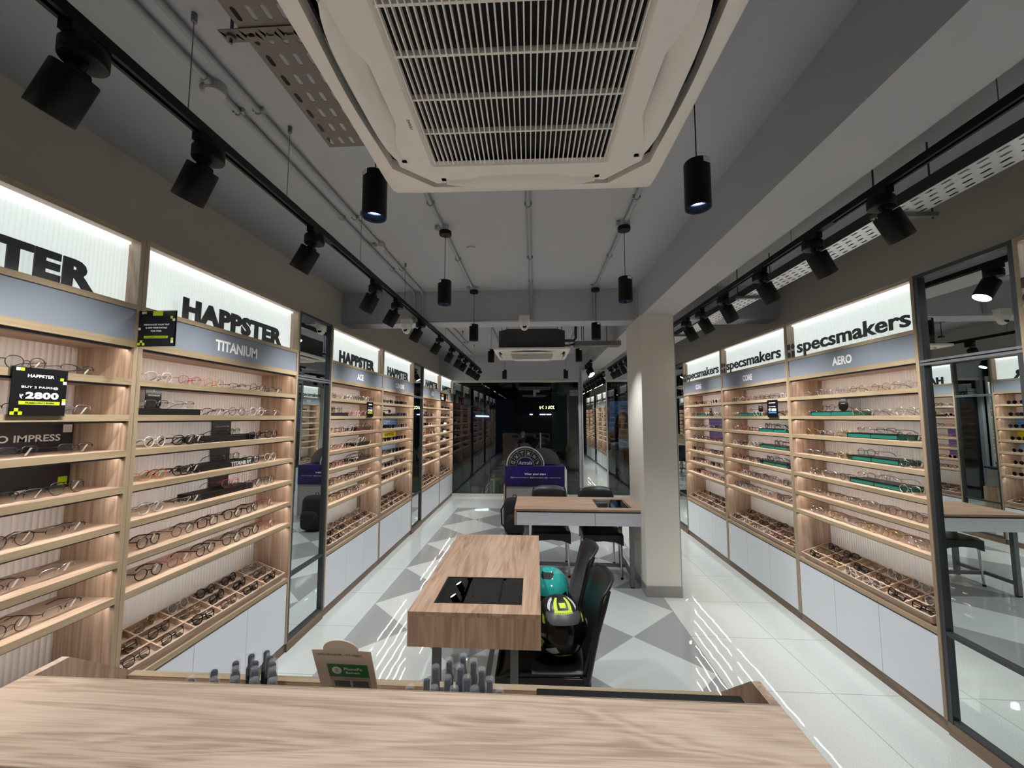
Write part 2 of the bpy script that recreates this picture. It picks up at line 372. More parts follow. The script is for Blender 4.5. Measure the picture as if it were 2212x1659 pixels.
def specs(t, W):
    sw = min(1.02, W - 0.17); q = text_mb('specsmakers', wd=sw, h=0.135, bold=0.022, cx=0.15 + sw / 2 + 0.005, cz=2.205, y=-0.002, ext=0.005)
    q.box(0.025, 0.065, -0.007, -0.002, 2.215, 2.262).box(0.085, 0.12, -0.007, -0.002, 2.147, 2.200)
    for (a, c_) in ((0.102, 2.237), (0.045, 2.172)):
        q.prism([(a + 0.021 * math.cos(u * math.pi / 8), c_ + 0.023 * math.sin(u * math.pi / 8)) for u in range(16)], -0.007, -0.002, 'y')
    q.build('lettering', INK, t)
cabs = {}
def cab(key, *a, **k): cabs[key] = (a[0], a[1], a[2], cabinet(*a, **k))
cab('A', 'L', 0.515, 1.700, 'lit oak display cabinet at the left picture edge, blank grey fascia', happster(0.59), None)
cab('B', 'L', 1.702, 2.925, 'lit oak display cabinet marked TITANIUM before the first left mirror', happster(0.618), 'TITANIUM', name_x=0.497)
cab('C', 'L', 3.420, 4.625, 'lit oak display cabinet marked ACE just past the first left mirror', happster(0.545), 'ACE')
cab('D', 'L', 4.627, 5.830, 'lit oak display cabinet marked CLIP-ONS before the second left mirror', happster(0.545), 'CLIP-ONS')
cab('E', 'L', 6.330, 7.510, 'small far display cabinet marked ACE past the second left mirror', happster(0.545), 'ACE')
cab('F', 'L', 7.512, 8.690, 'farthest left display cabinet touching the dark shop window', happster(0.545), None)
cab('I', 'R', 2.405, 3.605, 'lit oak display cabinet marked AERO beside the tall right mirror', specs, 'AERO', name_x=0.515)
cab('H', 'R', 3.607, 4.850, 'lit oak display cabinet marked CORE between AERO cabinet and farther CORE one', specs, 'CORE', name_x=0.46)
cab('G', 'R', 4.852, 6.070, 'lit oak display cabinet marked CORE next to the white column', specs, 'CORE', name_x=0.44)
cab('J', 'R', 0.715, 1.915, 'oak display cabinet cut off at the right picture edge', specs, None)
cab('K', 'R', 6.560, 7.610, 'display cabinet behind the column, seen in the standing mirror', specs, 'FLEX')
cab('N', 'L', -0.692, 0.513, 'lit oak display cabinet beside the camera on the left wall', happster(0.59), None)  # added out of view to throw light up at ceiling and air conditioner
cab('O', 'R', -0.492, 0.713, 'lit oak display cabinet beside the camera on the right wall', specs, None)  # unseen counterpart on the right, added for the same upward light
cab('M', 'R', 7.612, 8.640, 'last right display cabinet beside the shop window, seen only reflected', specs, None)

def wall_mirror(side, y0, y1, label):
    W = y1 - y0; loc, rz = frame(side, y0, y1)
    t = empty('wall_mirror', loc, rz, label, 'mirror', 'tall framed mirrors between cabinets')
    B(0, W, 0.028, 0.25, 0.065, ZTOP).build('mirror_backing', ALUD, t)
    for z0, z1 in ((0.085, 0.505), (0.525, 1.935), (1.965, ZTOP - 0.02)):
        B(0.022, W - 0.022, 0.024, 0.030, z0, z1).build('mirror_glass', MIRROR, t)
    fr = MB()
    for x in (0, W - 0.022): fr.box(x, x + 0.022, 0.004, 0.030, 0.065, ZTOP)
    for z in (0.065, 0.505, ZTOP - 0.02): fr.box(0.022, W - 0.022, 0.006, 0.030, z, z + 0.02)
    fr.build('mirror_frame', ALUD, t)
    MB().box(0.0, W, 0.002, 0.030, 1.935, 1.947).box(0.0, W, 0.002, 0.030, 1.953, 1.965).build('cross_rail', ALU, t)
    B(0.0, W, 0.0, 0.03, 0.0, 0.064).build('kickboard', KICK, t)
    return t
wall_mirror('L', 2.927, 3.418, 'tall mirror between the TITANIUM cabinet and the ACE cabinet')
wall_mirror('L', 5.832, 6.328, 'narrow tall mirror past the CLIP-ONS cabinet on the left wall')
wall_mirror('R', 1.917, 2.403, 'large grey framed mirror at the right picture edge')
wall_mirror('R', 6.072, 6.558, 'tall mirror half hidden behind the white column, right wall')
t = empty('column_mirror', (1.332, 3.995, 0), 0, 'narrow pale framed mirror fixed to the right face of the column', 'mirror')
B(0.0, 0.012, 0.0, 0.58, 0.10, 2.42).build('mirror_frame', ALU, t); B(0.012, 0.016, 0.02, 0.56, 0.12, 2.40).build('mirror_glass', MIRROR, t)
t = empty('standing_mirror', (0.957, 8.55, 0), 0, 'full length white framed mirror standing against the shop window', 'mirror')
B(0.022, 0.495, 0.012, 0.03, 0.222, 2.61).build('mirror_glass', MIRROR, t)
MB().box(0, 0.022, 0, 0.032, 0, 2.632).box(0.495, 0.517, 0, 0.032, 0, 2.632).box(0.022, 0.495, 0, 0.032, 2.61, 2.632).box(0.022, 0.495, 0, 0.032, 0.2, 0.222).build('mirror_frame', mat('white_frame', 'b8bcc0', 0.3), t)

# ------------------------------------------------------------------ ceiling: lights
def area_rot(d):
    return Vector(d).to_track_quat('-Z', 'Y').to_euler()
def spot(name, loc, d, energy, size, blend=0.6, parent=None, col_=(1, 0.97, 0.93)):
    l = bpy.data.lights.new(name, 'SPOT'); l.energy = energy; l.spot_size = R(size); l.spot_blend = blend; l.shadow_soft_size = 0.02; l.color = col_
    o = bpy.data.objects.new(name, l); C.objects.link(o); o.location = loc; o.rotation_euler = area_rot(d)
    if parent: o.parent = parent
    return o
TZ = 2.60
def track(x, y0, y1, label, rods):
    t = empty('light_track', (x, y0, TZ), 0, label, 'track')
    Ln = y1 - y0
    MB().box(-0.018, -0.007, 0, Ln, 0, 0.032).box(0.007, 0.018, 0, Ln, 0, 0.032).box(-0.007, 0.007, 0, Ln, 0.02, 0.032).build('rail', BLACK, t)
    MB().box(-0.0185, 0.0185, 0, 0.05, -0.002, 0.034).box(-0.0185, 0.0185, Ln - 0.05, Ln, -0.002, 0.034).box(-0.0185, 0.0185, Ln * .22, Ln * .22 + .12, -0.001, 0.033).build('joint', BLACK, t)
    for yy in rods:
        q = MB().cyl((0, yy - y0, 0.03), (0, yy - y0, ZC - TZ), 0.0016, 6); q.cyl((0, yy - y0, ZC - TZ - 0.03), (0, yy - y0, ZC - TZ), 0.009, 10)
        q.build('suspension_wire', STEEL, t)
    return t
track(-1.12, 0.25, 8.25, 'long black light track hung above the left cabinets', (1.19, 1.72, 2.5, 3.4, 5.0, 6.2, 7.4))
track(1.46, 0.25, 8.30, 'long black light track hung above the right cabinets', (1.3, 2.35, 3.3, 3.95, 5.2, 6.4, 7.6))
track(0.955, 7.05, 7.75, 'short black light track near the shop door', (7.3, 7.6))
def make_head(sgn):
    t = empty('track_spotlight')
    MB().box(-0.017, 0.017, -0.05, 0.05, -0.026, 0.0).build('adapter', BLACK, t)
    MB().lathe([(0.0, -0.072), (0.046, -0.072), (0.048, -0.068), (0.048, -0.034), (0.044, -0.028), (0.0, -0.028)], 28).build('driver_disc', BLACK, t, True)
    d = Vector((-sgn * -1.0, 0, 0))
    # tilt towards the wall: axis of the lamp body
    ax = Vector((sgn * 0.50, 0.06, -0.865)).normalized()
    j = Vector((sgn * 0.012, 0, -0.098)); MB().cyl((0, 0, -0.07), j, 0.011, 12).cyl((j.x - 0.0, -0.022, j.z), (j.x, 0.022, j.z), 0.014, 14).build('knuckle', BLACK, t, True)
    q = Vector((0, 0, -1)).rotation_difference(ax).to_matrix().to_4x4()
    body = MB().merge(MB().lathe([(0.0, 0.0), (0.046, 0.0), (0.048, -0.003), (0.048, -0.122), (0.0465, -0.124), (0.044, -0.122), (0.043, -0.112), (0.0, -0.112)], 32), Matrix.Translation(j + Vector((sgn * 0.004, 0, 0))) @ q)
    bo = body.build('lamp_body', BLACK, t, True)
    MB().merge(MB().lathe([(0.0, -0.118), (0.0435, -0.118), (0.0435, -0.1215), (0.0, -0.1215)], 28), Matrix.Translation(j + Vector((sgn * 0.004, 0, 0))) @ q).build('lamp_lens', LAMP, bo)
    spot('spot_lamp', j + ax * 0.13, ax, SPOT_E, 88, 1.0, t)
    return remember(t)
ordn = ['nearest', 'second', 'third', 'fourth', 'fifth', 'sixth', 'seventh', 'eighth', 'ninth', 'tenth', 'eleventh', 'twelfth', 'thirteenth']
HL = make_head(-1); HR = make_head(1)
for i, y in enumerate((0.89, 1.28, 1.96, 2.76, 3.21, 3.90, 4.70, 5.42, 6.06, 6.50, 7.12, 7.60, 8.13)):
    o = HL if i == 0 else copy_tree(HL)
    o.location = (-1.12, y, TZ); o.rotation_euler = (0, 0, R((6, -3, 4, -5, 3, 0, 8, -6, 3, 5, -4, 0, 3)[i]))
    tag(o, 'black track spotlight aimed at the left wall, %s from the camera' % ordn[i], 'spotlight', 'spotlights on the left track')
for i, y in enumerate((1.75, 2.18, 2.68, 3.21, 3.65, 4.00, 4.9, 5.6, 6.15, 6.6, 7.05, 7.5, 7.95)):
    o = HR if i == 0 else copy_tree(HR)
    o.location = (1.46, y, TZ); o.rotation_euler = (0, 0, R((-4, 3, 0, 6, -3, 2, 0, 4, -5, 3, 0, 4, -3)[i]))
    tag(o, 'black track spotlight aimed at the right wall, %s from the camera' % ordn[i], 'spotlight', 'spotlights on the right track')
for i, y in enumerate((7.25, 7.55)):
    o = copy_tree(HR); o.location = (0.955, y, TZ); o.rotation_euler = (0, 0, R(-70 + 20 * i))
    tag(o, 'black spotlight on the short track by the door, %s one' % ('nearer', 'farther')[i], 'spotlight', 'spotlights on the short track')

t = empty('pendant_lamp')
MB().lathe([(0, -0.03), (0.040, -0.03), (0.042, -0.027), (0.042, 0.0), (0, 0)], 24).build('canopy', BLACK, t, True)
MB().cyl((0, 0, -0.03), (0, 0, -0.385), 0.0022, 6).build('cord', BLACK, t)
sh_ = MB().lathe([(0.0, -0.38), (0.043, -0.38), (0.046, -0.385), (0.046, -0.558), (0.044, -0.560), (0.042, -0.556), (0.030, -0.515), (0.0, -0.515)], 32).build('lamp_shade', BLACK, t, True)
MB().lathe([(0.0415, -0.5555), (0.029, -0.516), (0.0, -0.516)], 28, cap=False).build('reflector', mat('dark_reflector', '2a3448', 0.15, 0.9), sh_, True)
MB().lathe([(0.0, -0.533), (0.021, -0.533), (0.021, -0.517), (0, -0.517)], 20).build('lamp_lens', LAMP, sh_)
MB().box(-0.016, 0.016, -0.0475, -0.0465, -0.404, -0.386).build('sticker', PAPER, sh_)
spot('pendant_spot', (0, 0, -0.545), (0, 0, -1), PEND_E, 100, 0.8, t, (0.97, 0.98, 1.0))
remember(t)
pn = 0
for y, ds in ((-1.0, 'added unseen behind the camera'), (0.15, 'above the counter over the camera'), (1.5, 'beside the near air conditioner'), (2.73, 'in the row past the near air conditioner'), (4.07, 'in front of the cross beam'), (5.7, 'beside the far air conditioner'), (8.2, 'close to the shop window')):  # pair behind the camera is added, its floor bounce lifts the near air conditioner
    for x in (-0.622, 0.606):
        o = t if pn == 0 else copy_tree(t); pn += 1
        o.location = (x, y, ZC); o.rotation_euler = (0, 0, R(-35 if x < 0 else 25))
        tag(o, 'black cylinder pendant lamp %s, %s side' % (ds, 'left' if x < 0 else 'right'), 'pendant lamp', 'black cylinder pendant lamps')

# ------------------------------------------------------------------ ceiling: conduits, boxes, cameras
def conduit(pts, label, r=0.0125, clips=()):
    t = empty('conduit', pts[0], 0, label, 'pipe', 'grey conduits under the ceiling')
    o = Vector(pts[0]); MB().tube([Vector(p) - o for p in pts], r, 12).build('pipe', PIPE, t, True)
    for c_ in clips:
        q = Vector(c_) - o; MB().box(q.x - 0.024, q.x + 0.024, q.y - 0.007, q.y + 0.007, q.z - 0.006, q.z + 0.016).tube([q + Vector((-0.0155, 0, 0)), q + Vector((-0.011, 0, -0.012)), q + Vector((0, 0, -0.0165)), q + Vector((0.011, 0, -0.012)), q + Vector((0.0155, 0, 0))], 0.004, 6).build('pipe_clip', PIPE, t)
    return t
zc = ZC - 0.016
for x, n_, xe in ((-1.275, 'outer of the two left', -1.31), (-1.185, 'inner of the two left', -1.21)):
    conduit([(x, -1.0, zc), (x, 4.10, zc), (x, 4.17, zc - 0.02), (x, 4.184, zc - 0.09), (x, 4.184, 2.72), (x - .01, 4.17, 2.66), (x + 0.06, 4.165, 2.63)], '%s conduits running along the ceiling near the track' % n_, clips=[(x, yy, zc) for yy in (0.6, 1.6, 2.55, 3.5)])
conduit([(-0.04, 1.5, zc), (-0.04, 4.12, zc), (-0.04, 4.18, zc - 0.03), (-0.04, 4.184, zc - 0.08), (-0.04, 4.184, 2.66)], 'centre conduit running from the air conditioner down the beam', clips=[(-0.04, 2.45, zc), (-0.04, 3.3, zc), (-0.04, 3.9, zc)])
conduit([(-0.64, 0.9, zc), (-0.64, 4.07, zc)], 'conduit feeding the left row of pendant lamps', clips=[(-0.64, 2.4, zc), (-0.64, 3.3, zc)])
conduit([(0.61, 0.9, zc), (0.61, 4.07, zc), (0.61, 4.15, zc), (0.61, 4.183, zc - 0.05), (0.61, 4.183, 2.66)], 'conduit feeding the right row of pendant lamps', clips=[(0.61, 2.4, zc), (0.61, 3.3, zc)])
conduit([(-1.99, 4.14, 2.625), (-1.4, 4.14, 2.628), (0.0, 4.14, 2.645)], 'thin conduit running along the lower edge of the cross beam', 0.010)
conduit([(-1.32, 4.5, zc), (-1.32, 8.4, zc)], 'outer conduit past the cross beam on the left', clips=[(-1.32, 5.5, zc)])
conduit([(-1.21, 4.5, zc), (-1.21, 7.1, zc)], 'inner conduit past the cross beam on the left', clips=[(-1.21, 5.5, zc)])
conduit([(-0.64, 4.5, zc), (-0.64, 8.2, zc)], 'conduit above the far left pendant lamps')
conduit([(0.61, 4.5, zc), (0.61, 8.2, zc)], 'conduit above the far right pendant lamps')
jb = empty('junction_box')
MB().lathe([(0, -0.034), (0.036, -0.034), (0.038, -0.030), (0.038, 0.0), (0, 0)], 24).cyl((0, -0.055, -0.016), (0, 0.055, -0.016), 0.016, 12).cyl((-0.055, 0, -0.016), (0, 0, -0.016), 0.016, 12).build('box_body', PIPE, jb, True)
MB().lathe([(0, -0.040), (0.034, -0.040), (0.036, -0.034), (0, -0.034)], 24).build('lid', mat('pale_grey_lid', 'b0b2b2', 0.5), jb, True)
remember(jb)
JB = [(-1.275, 1.47, 'beside the near track on the left'), (-1.185, 2.98, 'between the left pendants and the track'), (-0.64, 2.73, 'over the second left pendant'), (0.61, 2.73, 'over the second right pendant'), (-0.64, 4.07, 'over the third left pendant'), (0.61, 4.07, 'over the third right pendant'), (-1.21, 7.1, 'on the far ceiling past the cross beam')]
for i, (x, y, d_) in enumerate(JB):
    o = jb if i == 0 else copy_tree(jb); o.location = (x, y, ZC - (0.0 if i in (0, 1, 6) else 0.0))
    tag(o, 'round grey junction box on the ceiling %s' % d_, 'junction box', 'junction boxes on the ceiling')
for o_ in [q for q in C.objects if q.name.startswith('pendant_lamp')]:
    if o_.location.y in (2.73, 4.07) or abs(o_.location.y - 2.73) < .01 or abs(o_.location.y - 4.07) < .01: o_.location.z = ZC - 0.041; o_.scale.z = 0.927
tag(MB().lathe([(0, -0.012), (0.032, -0.012), (0.036, 0), (0, 0)], 24).build('blank_cover', CEIL, None, True, loc=(-0.50, 3.10, ZC)), 'small round grey cover plate on the ceiling', 'cover plate')

def cctv(loc, rz, label):
    t = empty('security_camera', loc, rz, label, 'camera', 'white dome cameras on the cross beam')
    MB().box(-0.055, 0.055, -0.05, 0.02, -0.035, 0.02).build('mount_box', PAPER, t, bevel=0.006)
    MB().lathe([(0.052, -0.036), (0.054, -0.05), (0.050, -0.07), (0.040, -0.10), (0.030, -0.122), (0.015, -0.132), (0, -0.135)], 28, o=(0, -0.015, 0)).build('dome_body', PAPER, t, True)
    q = MB()
    for i in range(1): q.merge(MB().lathe([(0, 0.005), (0.018, 0.004), (0.021, -0.004), (0.0, -0.006)], 24), Matrix.Translation((0.004, -0.052, -0.098)) @ Matrix.Rotation(R(62), 4, 'X'))
    q.build('lens', BLACKG, t, True)
    return t
cctv((-1.325, 4.12, 2.64), R(-10), 'white dome security camera left of the track on the cross beam')
cctv((-0.11, 4.12, 2.66), R(0), 'white dome security camera at the middle of the cross beam')

# perforated cable trays
def slots(nx, ny, px_, py_, sx_, sy_, z, off=0.0):
    q = MB()
    for i in range(nx):
        for j in range(ny):
            x0, y0 = i * px_, j * py_; cx, cy_ = x0 + px_ / 2, y0 + py_ / 2 + (off if i % 2 else -off)
            ring = []
            for (a, b_) in ((-1, -1), (1, -1), (1, 1), (-1, 1)):
                ring += [(a, b_)]
            hole = [(cx - sx_/2, cy_ - sy_/2 + sx_*.4), (cx - sx_*.2, cy_ - sy_/2), (cx + sx_*.2, cy_ - sy_/2), (cx + sx_/2, cy_ - sy_/2 + sx_*.4), (cx + sx_/2, cy_ + sy_/2 - sx_*.4), (cx + sx_*.2, cy_ + sy_/2), (cx - sx_*.2, cy_ + sy_/2), (cx - sx_/2, cy_ + sy_/2 - sx_*.4)]
            out = [(x0, y0), (x0 + px_, y0), (x0 + px_, y0 + py_), (x0, y0 + py_)]
            q.add([(p[0], p[1], z) for p in out + hole], [(0, 5, 4), (0, 1, 6, 5), (1, 7, 6), (1, 2, 8, 7), (2, 9, 8), (2, 3, 10, 9), (3, 11, 10), (3, 0, 4, 11)])
    return q
def weld(o, th):
    import bmesh
    bm = bmesh.new(); bm.from_mesh(o.data); bmesh.ops.remove_doubles(bm, verts=bm.verts, dist=1e-5); bmesh.ops.recalc_face_normals(bm, faces=bm.faces); bm.to_mesh(o.data); bm.free()
    md = o.modifiers.new('sheet', 'SOLIDIFY'); md.thickness = th; md.offset = 0
t = empty('cable_tray', (1.685, -0.6, 2.625), 0, 'long galvanised perforated cable tray high along the right wall', 'cable tray')
o = slots(4, 128, 0.042, 0.070, 0.012, 0.044, 0.0, 0.0175).build('tray_base', ZINC, t); weld(o, 0.0015)
MB().box(-0.0015, 0, 0, 128 * .07, 0, 0.055).box(0.168, 0.1695, 0, 128 * .07, 0, 0.055).build('tray_side', ALUD, t)
for k, yy in enumerate((2.0, 3.35, 4.9, 6.4)):
    MB().box(-0.06, 0.23, yy + 0.6 - 0.015, yy + 0.6 + 0.015, -0.022, -0.002).build('support_bracket', STEEL, t)
    MB().cyl((-0.045, yy + 0.6, -0.03), (-0.045, yy + 0.6, ZC - 2.625), 0.004, 8).cyl((0.215, yy + 0.6, -0.03), (0.215, yy + 0.6, ZC - 2.625), 0.004, 8).build('hanger_rod', ALUD, t)
t = empty('cable_tray', (-0.812, -0.8, 2.72), 0, 'grey perforated cable tray beside the near air conditioner', 'cable tray')
o = slots(4, 32, 0.042, 0.072, 0.014, 0.040, 0.0, 0.0).build('tray_base', ZINCD, t); weld(o, 0.0015)
MB().box(-0.0015, 0, 0, 32 * .072, 0, 0.05).box(0.168, 0.1695, 0, 32 * .072, 0, 0.05).build('tray_side', ZINCD, t)
br = slots(6, 1, 0.055, 0.04, 0.038, 0.012, -0.004).build('support_bracket', ZINCD, t, loc=(-0.06, 1.80, 0)); weld(br, 0.002)
MB().box(-0.06, 0.27, 1.838, 1.841, -0.004, 0.022).build('bracket_flange', ZINCD, t)
MB().cyl((-0.035, 1.82, -0.028), (-0.035, 1.82, ZC - 2.72), 0.0045, 8).cyl((-0.035, 1.82, -0.014), (-0.035, 1.82, -0.004), 0.012, 8).build('hanger_rod', STEEL, t)
t = empty('cable_tray', (0.50, 5.2, 2.56), 0, 'grey cable tray running right from the far air conditioner', 'cable tray')
o = slots(13, 4, 0.045, 0.042, 0.03, 0.012, 0.0).build('tray_base', ZINCD, t); weld(o, 0.0015)
MB().box(0, 0.585, -0.0015, 0, 0, 0.055).box(0, 0.585, 0.168, 0.1695, 0, 0.055).build('tray_side', ZINCD, t)
MB().cyl((0.10, 0.08, 0), (0.10, 0.08, 0.42), 0.004, 8).cyl((0.13, 0.12, 0), (0.13, 0.12, 0.42), 0.004, 8).cyl((0.42, 0.08, 0), (0.42, 0.08, 0.42), 0.004, 8).build('hanger_rod', ALUD, t)
t = empty('refrigerant_pipe', (0.375, 5.3, 2.60), 0, 'insulated grey pipes leaving the far air conditioner', 'pipe')
MB().tube([(0, 0, 0.04), (0.12, 0, 0.04), (0.15, 0, 0.07), (0.155, 0, 0.36)], 0.018, 12).tube([(0.0, 0, -0.02), (0.06, 0.02, -0.02), (0.13, 0.02, 0.0), (0.14, 0.02, 0.03)], 0.014, 12).build('pipe', ALUD, t, True)

# ------------------------------------------------------------------ cassette air conditioners
def rrect(hw, hh, r, n=6):
    pts = []
    for (sx_, sy_, a0) in ((1, 1, 0), (-1, 1, 90), (-1, -1, 180), (1, -1, 270)):
        for k in range(n + 1):
            a = R(a0 + 90 * k / n); pts.append((sx_ * (hw - r) + r * math.cos(a), sy_ * (hh - r) + r * math.sin(a)))
    return pts
def ring_mb(rings):
    # rings: list of (poly, z) all with the same count
    q = MB(); n = len(rings[0][0]); vs = []
    for poly, z in rings: vs += [(p[0], p[1], z) for p in poly]
    fs = [(i*n+k, i*n+(k+1) % n, (i+1)*n+(k+1) % n, (i+1)*n+k) for i in range(len(rings)-1) for k in range(n)]
    return q.add(vs, fs)
def octo(hw, c, bulge, n=13):
    # square with cut corners whose sides bow in towards the flaps; 4 sides of n points
    pts = []
    for s_ in range(4):
        for k in range(n):
            u = -1 + 2 * k / (n - 1)
            x = u * (hw - c); y = hw - bulge * (math.cos(u * math.pi / 2) ** 2 if True else 0)
            a = R(90 * s_); pts.append((x * math.cos(a) + y * math.sin(a), -x * math.sin(a) + y * math.cos(a)))
    return pts
def cassette(loc, rz, label):
    t = empty('air_conditioner', loc, rz, label, 'air conditioner', 'ceiling cassette air conditioners')
    H = 0.475; n = 6
    MB().prism([(0.42, 0.30), (0.30, 0.42), (-0.30, 0.42), (-0.42, 0.30), (-0.42, -0.30), (-0.30, -0.42), (0.30, -0.42), (0.42, -0.30)], 0.03, 0.27, 'z').build('unit_body', DGREY, t)
    for sx_ in (-1, 1):
        for sy_ in (-1, 1):
            MB().cyl((sx_ * 0.37, sy_ * 0.435, 0.12), (sx_ * 0.37, sy_ * 0.435, ZC - loc[2]), 0.004, 8).box(sx_ * 0.35, sx_ * 0.39, sy_ * 0.41, sy_ * 0.45, 0.10, 0.125).build('hanger_rod', ALUD, t)
    # outer frame with a bowed opening ring
    N = 13; outer = []
    for s_ in range(4):
        for k in range(N):
            u = -1 + 2 * k / (N - 1); x = u * (H - 0.012); y = H if abs(u) < 1 else H - 0.004
            a = R(90 * s_); outer.append((x * math.cos(a) + y * math.sin(a), -x * math.sin(a) + y * math.cos(a)))
    def ins(f): return [(p[0] * f, p[1] * f) for p in outer]
    c1 = octo(0.425, 0.115, -0.012, N); c2 = octo(0.405, 0.12, -0.004, N)
    ring_mb([(ins(0.985), 0.03), (outer, 0.026), (outer, 0.006), (ins(0.985), 0.0), (c1, -0.004), (c1, 0.030)]).build('panel_frame', ACW, t, True)
    # dark slot floor
    ring_mb([(octo(0.424, 0.114, -0.01, N), 0.030), (octo(0.30, 0.05, 0.0, N), 0.030)]).build('air_outlet', ACD, t)
    # raised inner panel with waisted sides
    i1 = octo(0.398, 0.098, 0.068, N); i2 = octo(0.390, 0.10, 0.066, N)
    ring_mb([(i1, 0.040), (i1, 0.0), (i2, -0.012), (octo(0.340, 0.06, 0.012, N), -0.012)]).build('inner_panel', ACW, t, True)
    g1 = rrect(0.338, 0.338, 0.03, 12)[:52]
    def sqr(h_, r_, k=12):
        return rrect(h_, h_, r_, k)
    ring_mb([(sqr(0.340, 0.035), -0.010), (sqr(0.338, 0.035), -0.0185), (sqr(0.285, 0.012), -0.0185), (sqr(0.275, 0.008), -0.006)]).build('grille_frame', ACW, t, True)
    MB().box(-0.33, 0.33, -0.33, 0.33, 0.012, 0.016).build('filter', ACD, t)
    q = MB()
    ns = 38
    for k in range(ns):
        x = -0.27 + 0.54 * k / (ns - 1); q.box(x - 0.0016, x + 0.0016, -0.275, 0.275, -0.017, -0.004)
    for y in (-0.235, -0.118, 0.010, 0.136): q.box(-0.275, 0.275, y - 0.003, y + 0.003, -0.014, 0.0)
    q.build('grille', ACW, t)
    # four louvres, slightly open
    for s_ in range(4):
        q = MB(); vs = []; m_ = 17
        for k in range(m_):
            u = -1 + 2 * k / (m_ - 1); x = u * 0.255; wv = 0.027 * (1 - u ** 4) + 0.006
            for j in range(5):
                v = j / 4; yy = 0.374 + (v - 0.5) * 2 * wv; zz = -0.022 - 0.012 * math.sin(v * math.pi) + 0.034 * (1 - v)
                vs.append((x, yy, zz))
        for k in range(m_):
            for j in range(5):
                a_ = vs[k * 5 + j]; vs.append((a_[0], a_[1], a_[2] + 0.005))
        fs = []
        for k in range(m_ - 1):
            for j in range(4):
                a_ = k*5+j; fs += [(a_, a_+1, a_+6, a_+5), (85+a_, 85+a_+5, 85+a_+6, 85+a_+1)]
        for k in range(m_ - 1): fs += [(k*5, k*5+5, 85+k*5+5, 85+k*5), (k*5+4, 85+k*5+4, 85+k*5+9, k*5+9)]
        fs += [(0, 85, 86, 1), (1, 86, 87, 2), (2, 87, 88, 3), (3, 88, 89, 4), (80, 81, 166, 165), (81, 82, 167, 166), (82, 83, 168, 167), (83, 84, 169, 168)]
        mm = Matrix.Rotation(R(-90 * s_), 4, 'Z')
        q.add([tuple(mm @ Vector(p)) for p in vs], fs)
        lo = q.build('louvre', ACW, t, True)
        hq = MB()
        for sg in (-1, 1):
            a_ = mm @ Vector((sg * 0.262, 0.368, 0.0)); hq.box(a_.x - 0.008, a_.x + 0.008, a_.y - 0.008, a_.y + 0.008, -0.012, 0.03)
        hq.build('louvre_pivot', ACW, lo)
    q = text_mb('DAIKIN', h=0.0085, bold=0.03, cx=0, cz=0)
    mx = Matrix.Translation((-0.300, 0.09, -0.0192)) @ Matrix.Rotation(R(90), 4, 'Z') @ Matrix.Rotation(R(-90), 4, 'X')
    MB().merge(q, mx).build('lettering', INK, t)
    return t
cassette((-0.045, 0.975, 2.48), R(0.8), 'large ivory ceiling cassette air conditioner nearest the camera')
cassette((-0.045, 5.455, 2.475), 0, 'far ivory cassette air conditioner with dark grey body past the beam')

